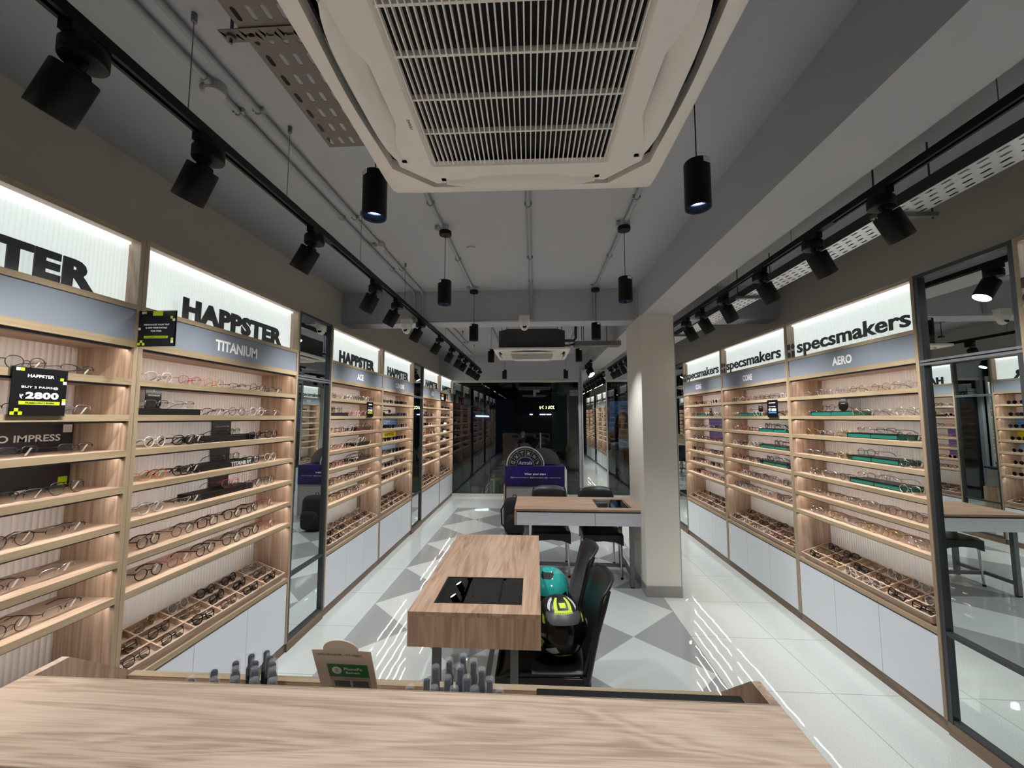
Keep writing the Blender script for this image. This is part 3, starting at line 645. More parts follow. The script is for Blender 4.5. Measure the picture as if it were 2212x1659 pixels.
# ------------------------------------------------------------------ consultation tables
def holed(x0, x1, y0, y1, z0, z1, hx0, hx1, hy0, hy1):
    q = MB()
    o_ = [(x0, y0), (x1, y0), (x1, y1), (x0, y1)]; h_ = [(hx0, hy0), (hx1, hy0), (hx1, hy1), (hx0, hy1)]
    vs = [(p[0], p[1], z) for z in (z0, z1) for p in o_ + h_]; fs = []
    for i in range(4):
        j = (i + 1) % 4
        fs += [(i, j, 4 + j, 4 + i), (8 + i, 12 + i, 12 + j, 8 + j), (i, 8 + i, 8 + j, j), (4 + i, 4 + j, 12 + j, 12 + i)]
    return q.add(vs, fs)
def table(name, loc, W, D, hole, mats, leg_in, label, drawers, end_mat):
    """W along x, D along y; drawers on side 'front' (-y) or 'left' (-x)"""
    t = empty(name, loc, 0, label, 'table')
    z1, z0 = 0.745, 0.588; hx0, hx1, hy0, hy1 = hole; p = 0.02
    holed(0, W, 0, D, z1 - p, z1, hx0, hx1, hy0, hy1).build('tabletop', mats[0], t, bevel=0.001)
    if drawers == 'front':
        B(0, p, 0, D, z0, z1 - p).build('end_panel', end_mat, t); B(W - p, W, 0, D, z0, z1 - p).build('end_panel', end_mat, t)
        B(p, W - p, D - p, D, z0, z1 - p).build('back_panel', end_mat, t)
        m_ = W * 0.626
        for a, c_ in ((p + 0.003, m_ - 0.002), (m_ + 0.002, W - p - 0.003)): B(a, c_, 0.004, 0.022, z0 + 0.001, z1 - p - 0.014).build('drawer', WHITE, t)
        B(p, W - p, 0.02, 0.03, z1 - p - 0.016, z1 - p).build('drawer_gap', DGREY, t)
    else:
        B(0, W, 0, p, z0, z1 - p).build('end_panel', end_mat, t, bevel=0.001); B(0, W, D - p, D, z0, z1 - p).build('end_panel', end_mat, t)
        B(W - p, W, p, D - p, z0, z1 - p).build('side_panel', end_mat, t)
        m_ = D * 0.5
        for a, c_ in ((p + 0.003, m_ - 0.002), (m_ + 0.002, D - p - 0.003)): B(0.004, 0.022, a, c_, z0 + 0.001, z1 - p - 0.014).build('drawer', WHITE, t)
    B(p, W - p, p + 0.012, D - p, z0, z0 + 0.012).build('bottom_board', mats[1], t)
    ds = B(hx0 - 0.02, hx1 + 0.02, hy0 - 0.02, hy1 + 0.02, z1 - 0.11, z1 - 0.10).build('display_well', BLACK, t)
    MB().box(hx0, hx0 + .006, hy0, hy1, z1 - 0.10, z1 - 0.002).box(hx1 - .006, hx1, hy0, hy1, z1 - 0.10, z1 - 0.002).box(hx0, hx1, hy0, hy0 + .006, z1 - 0.10, z1 - 0.002).box(hx0, hx1, hy1 - .006, hy1, z1 - 0.10, z1 - 0.002).build('well_lining', EDGE, ds)
    holed(hx0, hx1, hy0, hy1, z1 - 0.006, z1 - 0.0005, hx0 + .010, hx1 - .010, hy0 + .010, hy1 - .010).build('glass_frame', BLACK, ds)
    B(hx0 + .006, hx1 - .006, hy0 + .006, hy1 - .006, z1 - 0.0055, z1 - 0.0015).build('glass_pane', DISPG, ds)
    lx, ly = leg_in
    for x in (lx, W - lx):
        for y in (ly, D - ly):
            MB().box(x - 0.019, x + 0.019, y - 0.019, y + 0.019, 0.012, z0).box(x - 0.017, x + 0.017, y - 0.017, y + 0.017, 0, 0.012, 1).build('leg', [STEEL, BLACK], t)
    if W > D:
        for x in (lx, W - lx): B(x - 0.015, x + 0.015, ly, D - ly, 0.10, 0.13).build('stretcher', STEEL, t)
        B(lx, W - lx, D / 2 - 0.015, D / 2 + 0.015, 0.10, 0.13).build('stretcher', STEEL, t)
    else:
        for y in (ly, D - ly): B(lx, W - lx, y - 0.015, y + 0.015, 0.10, 0.13).build('stretcher', STEEL, t)
        B(W / 2 - 0.015, W / 2 + 0.015, ly, D - ly, 0.10, 0.13).build('stretcher', STEEL, t)
    return t
table('fitting_table', (-0.602, 1.963, 0), 0.622, 1.272, (0.100, 0.530, 0.095, 0.428), (T_Y, W_X), (0.125, 0.07), 'near oak table with a black glass inset, long side running away from camera', 'left', T_Z)
table('fitting_table', (-0.214, 4.135, 0), 1.262, 0.645, (0.832, 1.166, 0.100, 0.512), (T_X, W_X), (0.115, 0.045), 'far oak table with two white drawers beside the column', 'front', T_Z)

# ------------------------------------------------------------------ chairs
def chair(name, loc, rz, label, chrome_back):
    t = empty(name, loc, rz, label, 'chair', 'black plastic chairs')
    # local: sitter faces -y, origin on the floor under the seat centre
    nu, nv = 9, 9; vs = []
    for j in range(nv):
        v = j / (nv - 1)
        for i in range(nu):
            u = -1 + 2 * i / (nu - 1); x = u * (0.205 - 0.012 * v); y = -0.225 + 0.44 * v
            z = 0.452 - 0.014 * (1 - u * u) + 0.012 * (v - 0.4) ** 2 - (0.018 if j == 0 else 0)
            vs.append((x, y, z))
    fs = [(j*nu+i, j*nu+i+1, (j+1)*nu+i+1, (j+1)*nu+i) for j in range(nv-1) for i in range(nu-1)]
    so = MB().add(vs, fs).build('seat', RUBBER, t, True); md = so.modifiers.new('thick', 'SOLIDIFY'); md.thickness = 0.014; md.offset = -1
    # apron under the seat with an arched lower edge
    ap = MB()
    for sg in (-1, 1):
        pl = [(-0.225, 0.434), (0.205, 0.436), (0.22, 0.30), (0.13, 0.352), (0.0, 0.375), (-0.13, 0.372), (-0.215, 0.335)]
        ap.prism([(a, c_) for a, c_ in pl], sg * 0.205, sg * 0.190, 'x')
    pl = [(-0.205, 0.44), (0.205, 0.44), (0.205, 0.335), (0.12, 0.368), (0, 0.378), (-0.12, 0.368), (-0.205, 0.335)]
    ap.prism(pl, -0.232, -0.218, 'y'); ap.prism(pl, 0.195, 0.208, 'y'); ap.build('apron', RUBBER, t, bevel=0.003)
    # back: tall curved panel
    nu, nv = 11, 14; vs = []
    for j in range(nv):
        v = j / (nv - 1)
        for i in range(nu):
            u = -1 + 2 * i / (nu - 1)
            wd = 0.205 - 0.004 * math.sin(v * 3.1) - 0.022 * v ** 3 - (0.012 if j == nv - 1 else 0)
            y = 0.205 + 0.045 * v + 0.055 * v ** 2 + 0.020 * math.sin(v * math.pi) + 0.046 * (1 - abs(u) ** 2) * (0.4 + 0.8 * v) - 0.02 + (0.020 if j == nv - 1 else 0) + (0.006 if j == nv - 2 else 0)
            z = 0.455 + 0.398 * v - 0.022 * (u ** 4) * v ** 4 - (0.012 if j == nv - 1 else 0)
            vs.append((u * wd, y, z))
    fs = [(j*nu+i, j*nu+i+1, (j+1)*nu+i+1, (j+1)*nu+i) for j in range(nv-1) for i in range(nu-1)]
    bo = MB().add(vs, fs).build('backrest', RUBBER, t, True); md = bo.modifiers.new('thick', 'SOLIDIFY'); md.thickness = 0.013; md.offset = 0
    for sg in (-1, 1): MB().tube([(sg * 0.198, 0.200, 0.42), (sg * 0.200, 0.222, 0.52), (sg * 0.199, 0.250, 0.64), (sg * 0.193, 0.288, 0.76), (sg * 0.182, 0.312, 0.826)], [0.014, 0.0135, 0.012, 0.011, 0.007], 10).build('back_rib', RUBBER, bo, True)
    for sg in (-1, 1):
        MB().tube([(sg * 0.175, -0.195, 0.42), (sg * 0.185, -0.215, 0.018)], 0.0115, 12, 0).cyl((sg * 0.185, -0.215, 0.02), (sg * 0.185, -0.215, 0.0), 0.014, 12, 1).build('leg', [CHROME, BLACK], t, True)
        if chrome_back: MB().tube([(sg * 0.178, 0.185, 0.42), (sg * 0.190, 0.235, 0.018)], 0.0115, 12, 0).cyl((sg * 0.190, 0.235, 0.02), (sg * 0.190, 0.235, 0.0), 0.014, 12, 1).build('leg', [CHROME, BLACK], t, True)
        else: MB().tube([(sg * 0.192, 0.195, 0.45), (sg * 0.190, 0.215, 0.25), (sg * 0.196, 0.255, 0.0)], [0.021, 0.017, 0.014], 10).build('leg', RUBBER, t, True)
    return t
chair('dining_chair', (0.035, 2.225, 0), R(-90), 'black plastic chair nearest the camera, holding the lime and black helmet', False)
chair('dining_chair', (0.03, 2.705, 0), R(-90), 'black plastic chair behind it, holding the teal helmet', False)
chair('dining_chair', (0.155, 4.62, 0), 0, 'black chair behind the far table, left one beside the backpack', True)
chair('dining_chair', (0.690, 4.60, 0), 0, 'black chair behind the far table, right one near the column', True)

# ------------------------------------------------------------------ helmets
def hpt(az, el, s=1.0):
    # az 0 = front (-y), el from -90 to 90; a full face helmet shell
    a, e = R(az), R(el); front = math.cos(a)
    rx = 0.121; ry = 0.142 + 0.008 * front; rz_ = 0.128
    k = 1.0 + (0.10 * max(0, front) ** 3 * max(0, -math.sin(e + 0.15)) ** 0.8 if e < 0 else 0)
    ce = math.cos(e); n_ = 2.35
    cx = abs(math.sin(a)) ** (2 / n_) * (1 if math.sin(a) >= 0 else -1); cyy = abs(math.cos(a)) ** (2 / n_) * (1 if math.cos(a) >= 0 else -1)
    return Vector((cx * rx * ce * k * s, -cyy * ry * ce * k * s, math.sin(e) * rz_ * s))
def patch(poly, s, m=0, step=6):
    # poly in (az, el): triangulated strip grid clipped by scan lines so that it hugs the shell
    q = MB(); e0 = min(p[1] for p in poly); e1 = max(p[1] for p in poly); n = max(2, int((e1 - e0) / step) + 1); rows = []
    for i in range(n + 1):
        e = e0 + (e1 - e0) * (i + (0.001 if i == 0 else -0.001 if i == n else 0)) / n; xs = []
        for a, b_ in zip(poly, poly[1:] + poly[:1]):
            if (a[1] - e) * (b_[1] - e) <= 0 and a[1] != b_[1]: xs.append(a[0] + (b_[0] - a[0]) * (e - a[1]) / (b_[1] - a[1]))
        if len(xs) >= 2: rows.append((e, min(xs), max(xs)))
    K = max(2, int(max(r_[2] - r_[1] for r_ in rows) / step) + 1)
    vs = [hpt(r_[1] + (r_[2] - r_[1]) * k / K, r_[0], s) for r_ in rows for k in range(K + 1)]
    fs = [(i*(K+1)+k, i*(K+1)+k+1, (i+1)*(K+1)+k+1, (i+1)*(K+1)+k) for i in range(len(rows)-1) for k in range(K)]
    return q.add(vs, fs, m)
def helmet(loc, rot, label, shell, decals, visor):
    t = empty('motorcycle_helmet', loc, 0, label, 'helmet'); t.rotation_euler = rot; t.scale = (1.08, 1.08, 1.08)
    q = MB(); na = 48; els = list(range(-52, 91, 6)) + [90]; vs = []
    for e in els:
        for k in range(na): vs.append(hpt(360 * k / na, e))
    fs = [(i*na+k, i*na+(k+1) % na, (i+1)*na+(k+1) % na, (i+1)*na+k) for i in range(len(els)-1) for k in range(na)]
    fs = [f for f in fs]
    q.add(vs, fs); o = q.build('shell', shell, t, True); md = o.modifiers.new('thick', 'SOLIDIFY'); md.thickness = 0.008; md.offset = -1
    patch([(-62, 18), (62, 18), (70, -8), (40, -16), (-40, -16), (-70, -8)], 1.012).build('visor', visor, t, True)
    MB().merge(MB().lathe([(0, 0), (0.022, 0), (0.024, -0.006), (0.010, -0.009), (0, -0.009)], 20), Matrix.Translation(hpt(82, 2, 1.0)) @ Matrix.Rotation(R(90), 4, 'Y') @ Matrix.Rotation(R(180), 4, 'X')).merge(MB().lathe([(0, 0), (0.022, 0), (0.024, -0.006), (0.010, -0.009), (0, -0.009)], 20), Matrix.Translation(hpt(-82, 2, 1.0)) @ Matrix.Rotation(R(90), 4, 'Y')).build('visor_pivot', DGREY, t, True)
    MB().lathe([(0.095, -0.098), (0.088, -0.075), (0.085, -0.02)], 28, o=(0, -0.004, 0), cap=False).build('neck_padding', mat('helmet_padding', '17181a', 0.9), t, True)
    for nm, m_, polys in decals:
        for pl in polys: patch(pl, 1.008, 0, 5).build(nm, m_, t, True)
    return t
HB = mat('helmet_matt_black', '17181b', 0.35); HG = mat('helmet_grey', '4c4f50', 0.4); HW = mat('helmet_white', 'c9cdd0', 0.4)
h1 = helmet((0.118, 2.235, 0.578), (R(-7), 0, R(9)), 'matt black motorcycle helmet with lime and white stripes on the nearest chair', HB, [
    ('lime_stripe', LIME, [[(-24, 44), (-13, 44), (-26, 76), (-46, 76)], [(13, 44), (24, 44), (46, 76), (26, 76)], [(-24, 38), (24, 38), (24, 45), (-24, 45)], [(-7, 50), (7, 50), (12, 62), (-12, 62)]]),
    ('white_stripe', HW, [[(-48, 44), (-38, 42), (-58, 70), (-84, 72)], [(38, 42), (48, 44), (84, 72), (58, 70)]]),
    ('grey_band', HG, [[(-50, 40), (-22, 26), (22, 26), (50, 40), (52, 30), (20, 15), (-20, 15), (-52, 30)]]),
    ('side_flash', LIME, [[(-62, 34), (-52, 30), (-38, 4), (-46, 6)], [(52, 30), (62, 34), (46, 6), (38, 4)]]),
    ('chin_print', LIME, [[(-84, -14), (-60, -6), (-48, -16), (-62, -30), (-70, -40), (-88, -32)], [(-40, -46), (-22, -50), (0, -42), (14, -42), (20, -50), (4, -49), (-16, -52)]]),
    ('chin_vent', HW, [[(-46, -30), (-20, -22), (-12, -36), (-34, -44), (-60, -43)], [(24, -20), (34, -24), (30, -38), (18, -40)]]),
], BLACKG)
qt = text_mb('RUIRO', h=0.020, bold=0.01)
for v_ in range(len(qt.v)):
    x, y, z = qt.v[v_]; p = hpt(-70 + x * 420, -19 + z * 420, 1.013); qt.v[v_] = tuple(p)
qt.build('lettering', BLACK, h1)
qt = text_mb('VEGA', h=0.012, bold=0.01)
for v_ in range(len(qt.v)):
    x, y, z = qt.v[v_]; p = hpt(-78 - z * 420, 22 + x * 420, 1.010); qt.v[v_] = tuple(p)
qt.build('lettering', WINK, h1)
h2 = helmet((0.075, 2.70, 0.558), (R(6), 0, R(-6)), 'glossy teal motorcycle helmet with a black visor on the second chair', mat('helmet_teal', '2aa5a0', 0.12, coat=0.6), [
    ('top_vent', BLACK, [[(-20, 56), (20, 56), (60, 74), (-60, 74)]]),
    ('lower_shell', BLACKG, [[(-100, -16), (100, -16), (100, -52), (-100, -52)]])], BLACKG)

# ------------------------------------------------------------------ reception counter, testers, standee
t = empty('reception_counter', (-1.29, 0, 0), 0, 'oak reception counter with raised ledge across the bottom foreground', 'counter')
CW = 1.84
B(0, CW, 0.765, 1.016, 0.975, 1.0).build('counter_top', C_X, t, bevel=0.0015)
B(0.0, CW, 1.016, 1.0185, 0.975, 1.0).build('edge_band', EDGE, t)
for x0, x1 in ((0, 0.022), (CW - 0.022, CW)):
    sp = MB().prism([(0.765, 0), (1.275, 0), (1.275, 0.865), (1.10, 1.0), (1.018, 1.0), (1.018, 0.974), (0.765, 0.974)], x0, x1, 'x').build('side_panel', W_Z, t)
B(0.022, CW - 0.022, 0.99, 1.010, 0.0, 0.975).build('inner_panel', W_X, t)
B(0.022, CW - 0.022, 1.270, 1.292, 0.0, 0.850).build('front_panel', W_X, t)
B(0.022, CW - 0.022, 1.010, 1.270, 0.815, 0.833).build('lower_shelf', W_X, t)
B(0.022, CW - 0.022, 1.268, 1.294, 0.850, 0.8525).build('front_rim', EDGE, t)
# testers: dark bottles with clear caps standing on the lower shelf
CAPM = mat('clear_cap_plastic', 'e8eef2', 0.08); CAPM.node_tree.nodes['Principled BSDF'].inputs['Alpha'].default_value = 0.13
def bottle():
    t = empty('tester_bottle'); z0 = 0.0
    MB().lathe([(0, 0), (0.0115, 0), (0.0125, 0.002), (0.0125, 0.070), (0.010, 0.076), (0.0085, 0.078), (0.0085, 0.104), (0.006, 0.108), (0, 0.108)], 20).build('bottle_body', mat('navy_bottle', '1b2432', 0.5), t, True)
    MB().lathe([(0.0131, 0.055), (0.0125, 0.112), (0.0105, 0.1165), (0, 0.117)], 20, cap=False).build('clear_cap', CAPM, t, True)
    return remember(t)
b0 = bottle(); nb = 0
RC = [(-0.217, 1.262), (-0.254, 1.24), (-0.183, 1.24), (-0.286, 1.205), (-0.216, 1.208), (-0.154, 1.20), (-0.298, 1.157), (-0.242, 1.16), (-0.189, 1.163), (-0.127, 1.159), (-0.331, 1.114), (-0.268, 1.116), (-0.215, 1.117), (-0.162, 1.119), (-0.096, 1.115)]
LC = [(-0.819, 1.262), (-0.853, 1.242), (-0.79, 1.235), (-0.874, 1.205), (-0.817, 1.208), (-0.762, 1.205), (-0.905, 1.163), (-0.844, 1.165), (-0.789, 1.167), (-0.737, 1.167), (-0.935, 1.118), (-0.867, 1.117), (-0.815, 1.121), (-0.759, 1.12), (-0.708, 1.121)]
rown = ['in the back row', 'in the back row', 'in the back row', 'in the third row', 'in the third row', 'in the third row', 'in the second row', 'in the second row', 'in the second row', 'in the second row'] + ['in the front row'] * 5
pos3 = ['middle', 'left', 'right', 'left', 'middle', 'right', 'leftmost', 'left middle', 'right middle', 'rightmost', 'leftmost', 'second from left', 'middle', 'second from right', 'rightmost']
for cl, lst in (('right', RC), ('left', LC)):
    for i, (x, y) in enumerate(lst):
        o = b0 if nb == 0 else copy_tree(b0); nb += 1; o.location = (x, y, 0.833)
        tag(o, 'clear capped tester bottle of the %s cluster, %s %s' % (cl, pos3[i], rown[i]), 'bottle', 'tester bottles on the counter, %s cluster' % cl)
t = empty('payment_standee', (-0.495, 1.165, 0.833), 0, 'cream arch topped payment standee between the two bottle clusters', 'sign'); t.rotation_euler = (R(24), 0, R(-1))
hw = 0.077; H_ = 0.275
pl = [(-hw, 0), (hw, 0), (hw * 1.0, H_ * 0.90), (0.046, H_ * 0.905)] + [(0.046 * math.cos(R(a)), H_ * 0.905 + 0.034 * math.sin(R(a))) for a in range(15, 180, 15)] + [(-0.046, H_ * 0.905), (-hw, H_ * 0.90)]
MB().prism(pl, 0, 0.003, 'y').build('board', CREAM, t)
MB().box(-0.045, 0.062, -0.0006, 0, 0.02, 0.195).build('white_field', mat('beige_print', 'a79f94', 0.5), t)
MB().box(-0.045, 0.062, -0.0010, -0.0006, 0.155, 0.200).build('green_header', DGREEN, t)
MB().prism([(-0.022 + 0.013 * math.cos(R(a)), 0.178 + 0.013 * math.sin(R(a))) for a in range(0, 360, 24)], -0.0013, -0.0010, 'y').build('logo_disc', PAPER, t)
write(t, 'पे', DGREEN, h=0.014, cx=-0.022, cz=0.178, y=-0.0013, ext=0.0003)
write(t, 'PhonePe', WINK, h=0.010, cx=0.022, cz=0.184, y=-0.001, bold=0.01, ext=0.0003); write(t, 'Business', WINK, h=0.008, cx=0.020, cz=0.171, y=-0.001, bold=0.01, ext=0.0003)
write(t, 'Log in to PhonePe Business App', INK, h=0.0035, wd=0.085, cx=0.008, cz=0.147, y=-0.0006, ext=0.0003)
q = MB()
for x in (-0.036, 0.014):
    for z in (0.118, 0.088, 0.058): q.box(x, x + 0.042, -0.0010, -0.0006, z, z + 0.022)
q.build('print_block', mat('green_grey_print', '4a5650', 0.5), t)
write(t, 'SPECSMAKER - RT Nagar', INK, h=0.009, wd=0.118, cx=-0.005, cz=0.232, y=-0.0002, ext=0.0003, shear=0.2, name='handwriting')
t = empty('display_monitor', (-0.001, 1.095, 0.833), 0, 'black monitor edge lying along the right end of the counter shelf', 'monitor')
B(0, 0.512, 0, 0.028, 0.0, 0.118).build('casing', BLACK, t, bevel=0.003); B(0.01, 0.50, 0.028, 0.030, 0.01, 0.108).build('screen', BLACKG, t)
B(0.18, 0.33, -0.01, 0.09, 0.0, 0.006).build('foot', BLACK, t)

# ------------------------------------------------------------------ promotional desk, backpack
t = empty('promotion_desk', (-0.508, 6.83, 0), 0, 'grey desk with a violet Astralis banner in front of the shop door', 'desk')
DW = 0.99
B(0.02, DW - 0.02, 0.02, 0.46, 0.0, 0.80).build('desk_body', mat('desk_grey', '8c8b88', 0.5), t)
B(-0.022, 0.0, 0, 0.48, 0, 0.52).build('side_edge', T_Z, t); B(DW - 0.02, DW + 0.025, 0.0, 0.48, 0, 0.79).build('side_edge', WHITE, t)
VIO = mat('violet_banner', '241056', 0.35); nt = VIO.node_tree; b = nt.nodes['Principled BSDF']
tc = nt.nodes.new('ShaderNodeTexCoord'); n = nt.nodes.new('ShaderNodeTexNoise'); n.inputs['Scale'].default_value = 3.0; n.inputs['Detail'].default_value = 5
nt.links.new(tc.outputs['Object'], n.inputs['Vector']); r_ = ramp(nt, [(0.35, '12082a'), (0.55, '190a5c'), (0.72, '2a157c')]); nt.links.new(n.outputs['Fac'], r_.inputs['Fac'])
vz = nt.nodes.new('ShaderNodeTexNoise'); vz.inputs['Scale'].default_value = 60; nt.links.new(tc.outputs['Object'], vz.inputs['Vector'])
st = MN(nt, 'GREATER_THAN', vz.outputs['Fac'], 0.745); nt.links.new(mixc(nt, st, r_.outputs['Color'], '9a8ad8'), b.inputs['Base Color'])
bn = MB().box(0.0, DW - 0.012, 0.0, 0.47, 0.815, 0.84).box(0.0, DW - 0.012, 0.0, 0.018, 0.515, 0.815).build('banner', VIO, t)
write(bn, 'Wear your stars', WINK, h=0.042, wd=0.35, bold=0.012, cx=DW / 2, cz=0.715, y=0.0)
write(bn, 'Stars Inspired Details', WINK, h=0.014, wd=0.20, cx=0.26, cz=0.66, y=0.0); write(bn, 'Premium Build', WINK, h=0.014, wd=0.14, cx=0.54, cz=0.66, y=0.0); write(bn, 'Designed for Identity', WINK, h=0.014, wd=0.19, cx=0.82, cz=0.66, y=0.0)
q = MB()
for x in (0.105, 0.133, 0.42, 0.448, 0.66, 0.688): q.tube([(x + 0.012 * math.cos(R(a)), -0.001, 0.66 + 0.010 * math.sin(R(a))) for a in range(0, 360, 30)], 0.0015, 4, closed=True)
q.box(0.376, 0.379, -0.001, 0, 0.645, 0.675).box(0.625, 0.628, -0.001, 0, 0.645, 0.675); q.build('glasses_icon', WINK, bn)
t = empty('zodiac_display', (-0.175, 6.93, 0.84), 0, 'half round zodiac wheel sign reading Astralis on the violet desk', 'sign')
def arc(r0, r1, z, y0, y1, a0=0, a1=180, st_=6):
    o_ = [(r1 * math.cos(R(a)), z + r1 * math.sin(R(a))) for a in range(a0, a1 + 1, st_)]; i_ = [(r0 * math.cos(R(a)), z + r0 * math.sin(R(a))) for a in range(a1, a0 - 1, -st_)]
    q = MB(); n_ = len(o_)
    for k in range(n_ - 1):
        a, b_, c_, d_ = o_[k], o_[k+1], i_[n_-2-k], i_[n_-1-k]; q.prism([a, b_, c_, d_], y0, y1, 'y')
    return q
MB().prism([(0.32 * math.cos(R(a)), 0.32 * math.sin(R(a))) for a in range(0, 181, 6)], 0.0, 0.004, 'y').build('wheel_board', mat('smoked_board', '353338', 0.3), t)
arc(0.300, 0.320, 0, -0.002, 0).merge(arc(0.272, 0.276, 0, -0.002, 0)).build('wheel_rim', PAPER, t)
q = MB()
for a in (0, 30, 60, 90, 120, 150, 180):
    c_, s_ = math.cos(R(a)), math.sin(R(a)); q.tube([(0.145 * c_, -0.001, 0.145 * s_), (0.305 * c_, -0.001, 0.305 * s_)], 0.0015, 4)
q.merge(arc(0.142, 0.147, 0, -0.002, 0)).build('spoke', PAPER, t)
MB().prism([(0.142 * math.cos(R(a)), 0.142 * math.sin(R(a))) for a in range(0, 181, 6)], -0.002, 0, 'y').build('hub', VIO, t)
write(t, 'Astralis', WINK, h=0.058, wd=0.235, cx=0, cz=0.048, y=-0.002, shear=0.25, bold=0.005)
ZG = [[[(-.8,1),(.8,1)],[(-.8,-1),(.8,-1)],[(-.4,1),(-.4,-1)],[(.4,1),(.4,-1)]],
      [[(.5*math.cos(R(a)), -.45+.5*math.sin(R(a))) for a in range(0,361,40)], [(-.8,1),(-.5,.4),(0,.1),(.5,.4),(.8,1)]],
      [[(0,-1),(0,.3),(-.3,.9),(-.7,.9),(-.8,.4)],[(0,.3),(.3,.9),(.7,.9),(.8,.4)]],
      [[(-.8,1),(-.3,.4),(-.3,-.4),(-.8,-1)],[(.8,1),(.3,.4),(.3,-.4),(.8,-1)],[(-.7,0),(.7,0)]],
      [[(-.9,.1),(-.5,.6),(-.2,.1),(.2,.6),(.5,.1),(.9,.6)],[(-.9,-.6),(-.5,-.1),(-.2,-.6),(.2,-.1),(.5,-.6),(.9,-.1)]],
      [[(-.8,.8),(-.5,.5),(-.4,-.5),(-.3,.5),(.1,.6),(.2,-.4),(0,-1)],[(.2,-.2),(.6,.1),(.8,-.3),(.5,-.6),(.2,-.3)]]]
for k, g in enumerate(ZG):
    a = 165 - 30 * k; x, z = 0.212 * math.cos(R(a)), 0.212 * math.sin(R(a)); q = MB(); rr_ = R(a - 90)
    for st_ in g: q.tube([(x + 0.03 * (p[0] * math.cos(rr_) - p[1] * math.sin(rr_)), -0.0015, z + 0.03 * (p[0] * math.sin(rr_) + p[1] * math.cos(rr_))) for p in st_], 0.003, 4)
    q.build('zodiac_sign', WINK, t)
t = empty('display_board', (0.125, 7.12, 0.84), 0, 'grey round topped board behind the zodiac wheel', 'display board')
MB().prism([(0.29 * math.cos(R(a)), 0.285 * math.sin(R(a))) for a in range(0, 181, 6)], 0, 0.012, 'y').build('board', mat('grey_board', '7d7f82', 0.25, 0.3), t)
MB().box(-0.2, 0.2, -0.02, 0.05, 0, 0.01).build('foot', BLACK, t)
t = empty('backpack', (-0.30, 5.98, 0), R(8), 'black backpack standing on the floor against the violet desk', 'backpack')
def superq(a, b_, c_, n1=0.5, n2=0.5, nu=24, nv=14, o=(0, 0, 0)):
    vs = []; sg = lambda v, p: math.copysign(abs(v) ** p, v)
    for j in range(nv + 1):
        e = -math.pi / 2 + math.pi * j / nv
        for i in range(nu):
            w_ = 2 * math.pi * i / nu
            vs.append((o[0] + a * sg(math.cos(e), n1) * sg(math.cos(w_), n2), o[1] + b_ * sg(math.cos(e), n1) * sg(math.sin(w_), n2), o[2] + c_ * sg(math.sin(e), n1)))
    fs = [(j*nu+i, j*nu+(i+1) % nu, (j+1)*nu+(i+1) % nu, (j+1)*nu+i) for j in range(nv) for i in range(nu)]
    return MB().add(vs, fs)
BP = mat('black_fabric', '101114', 0.8, bump=(250, 0.3))
superq(0.165, 0.10, 0.25, 0.45, 0.55, o=(0, 0.0, 0.25)).build('bag_body', BP, t, True); superq(0.13, 0.055, 0.13, 0.45, 0.5, o=(0, -0.095, 0.16)).build('front_pocket', BP, t, True)
MB().tube([(-0.13, 0.09, 0.42), (-0.19, 0.15, 0.30), (-0.18, 0.13, 0.10), (-0.14, 0.09, 0.06)], 0.012, 6).tube([(0.13, 0.09, 0.42), (0.19, 0.15, 0.30), (0.18, 0.13, 0.10), (0.14, 0.09, 0.06)], 0.012, 6).build('shoulder_strap', BP, t, True)
MB().tube([(-0.03, 0.06, 0.49), (-0.02, 0.06, 0.525), (0.02, 0.06, 0.525), (0.03, 0.06, 0.49)], 0.006, 6).build('grab_handle', BP, t, True)
MB().tube([(-0.12 * math.cos(R(a)), -0.152 + 0.012 * abs(math.cos(R(a))), 0.19 + 0.075 * math.sin(R(a))) for a in range(0, 181, 15)], 0.003, 5).build('zip', DGREY, t)

# ------------------------------------------------------------------ outside the shop window
struct('trim_7', B(-6, 6, YG + 0.06, 18, -0.12, -0.02), mat('dark_pavement', '1b1e21', 0.6, bump=(20, 0.3)))
ty = YG + 0.42
t = empty('bucket', (-0.87, 9.15, -0.02), 0, 'lime green plastic bucket outside the window left of the desk', 'bucket')
MB().lathe([(0.0, 0.0), (0.088, 0.0), (0.092, 0.01), (0.125, 0.285), (0.136, 0.288), (0.138, 0.30), (0.130, 0.30), (0.122, 0.29), (0.088, 0.012), (0, 0.012)], 32).lathe([(0.110, 0.175), (0.116, 0.176), (0.117, 0.188), (0.111, 0.19)], 32).build('pail', mat('lime_plastic', '5fae2a', 0.35), t, True)
MB().tube([(0.137 * math.cos(R(a)), -0.03 - 0.05 * math.sin(R(a)), 0.285 - 0.10 * math.sin(R(a))) for a in range(0, 181, 12)], 0.004, 6).build('handle', PAPER, t, True)
t = empty('water_bottle', (-1.50, 9.2, -0.02), 0, 'small clear water bottle outside, beside the white carton', 'bottle')
MB().lathe([(0, 0), (0.03, 0), (0.033, 0.01), (0.033, 0.13), (0.03, 0.15), (0.014, 0.19), (0.013, 0.205), (0, 0.205)], 20).build('bottle_body', mat('aqua_plastic', '6fb9ab', 0.15), t, True); MB().lathe([(0, 0.205), (0.015, 0.205), (0.015, 0.222), (0, 0.222)], 16).build('cap', PAPER, t, True)
t = empty('carton', (-1.44, 9.15, -0.02), 0, 'small open white carton on the ground outside the window', 'box')
MB().box(0, 0.17, 0, 0.12, 0, 0.125).build('carton_body', PAPER, t); MB().add([(0, 0, 0.125), (0.17, 0, 0.125), (0.19, -0.03, 0.16), (0.02, -0.03, 0.16)], [(0, 1, 2, 3)]).build('flap', PAPER, t)
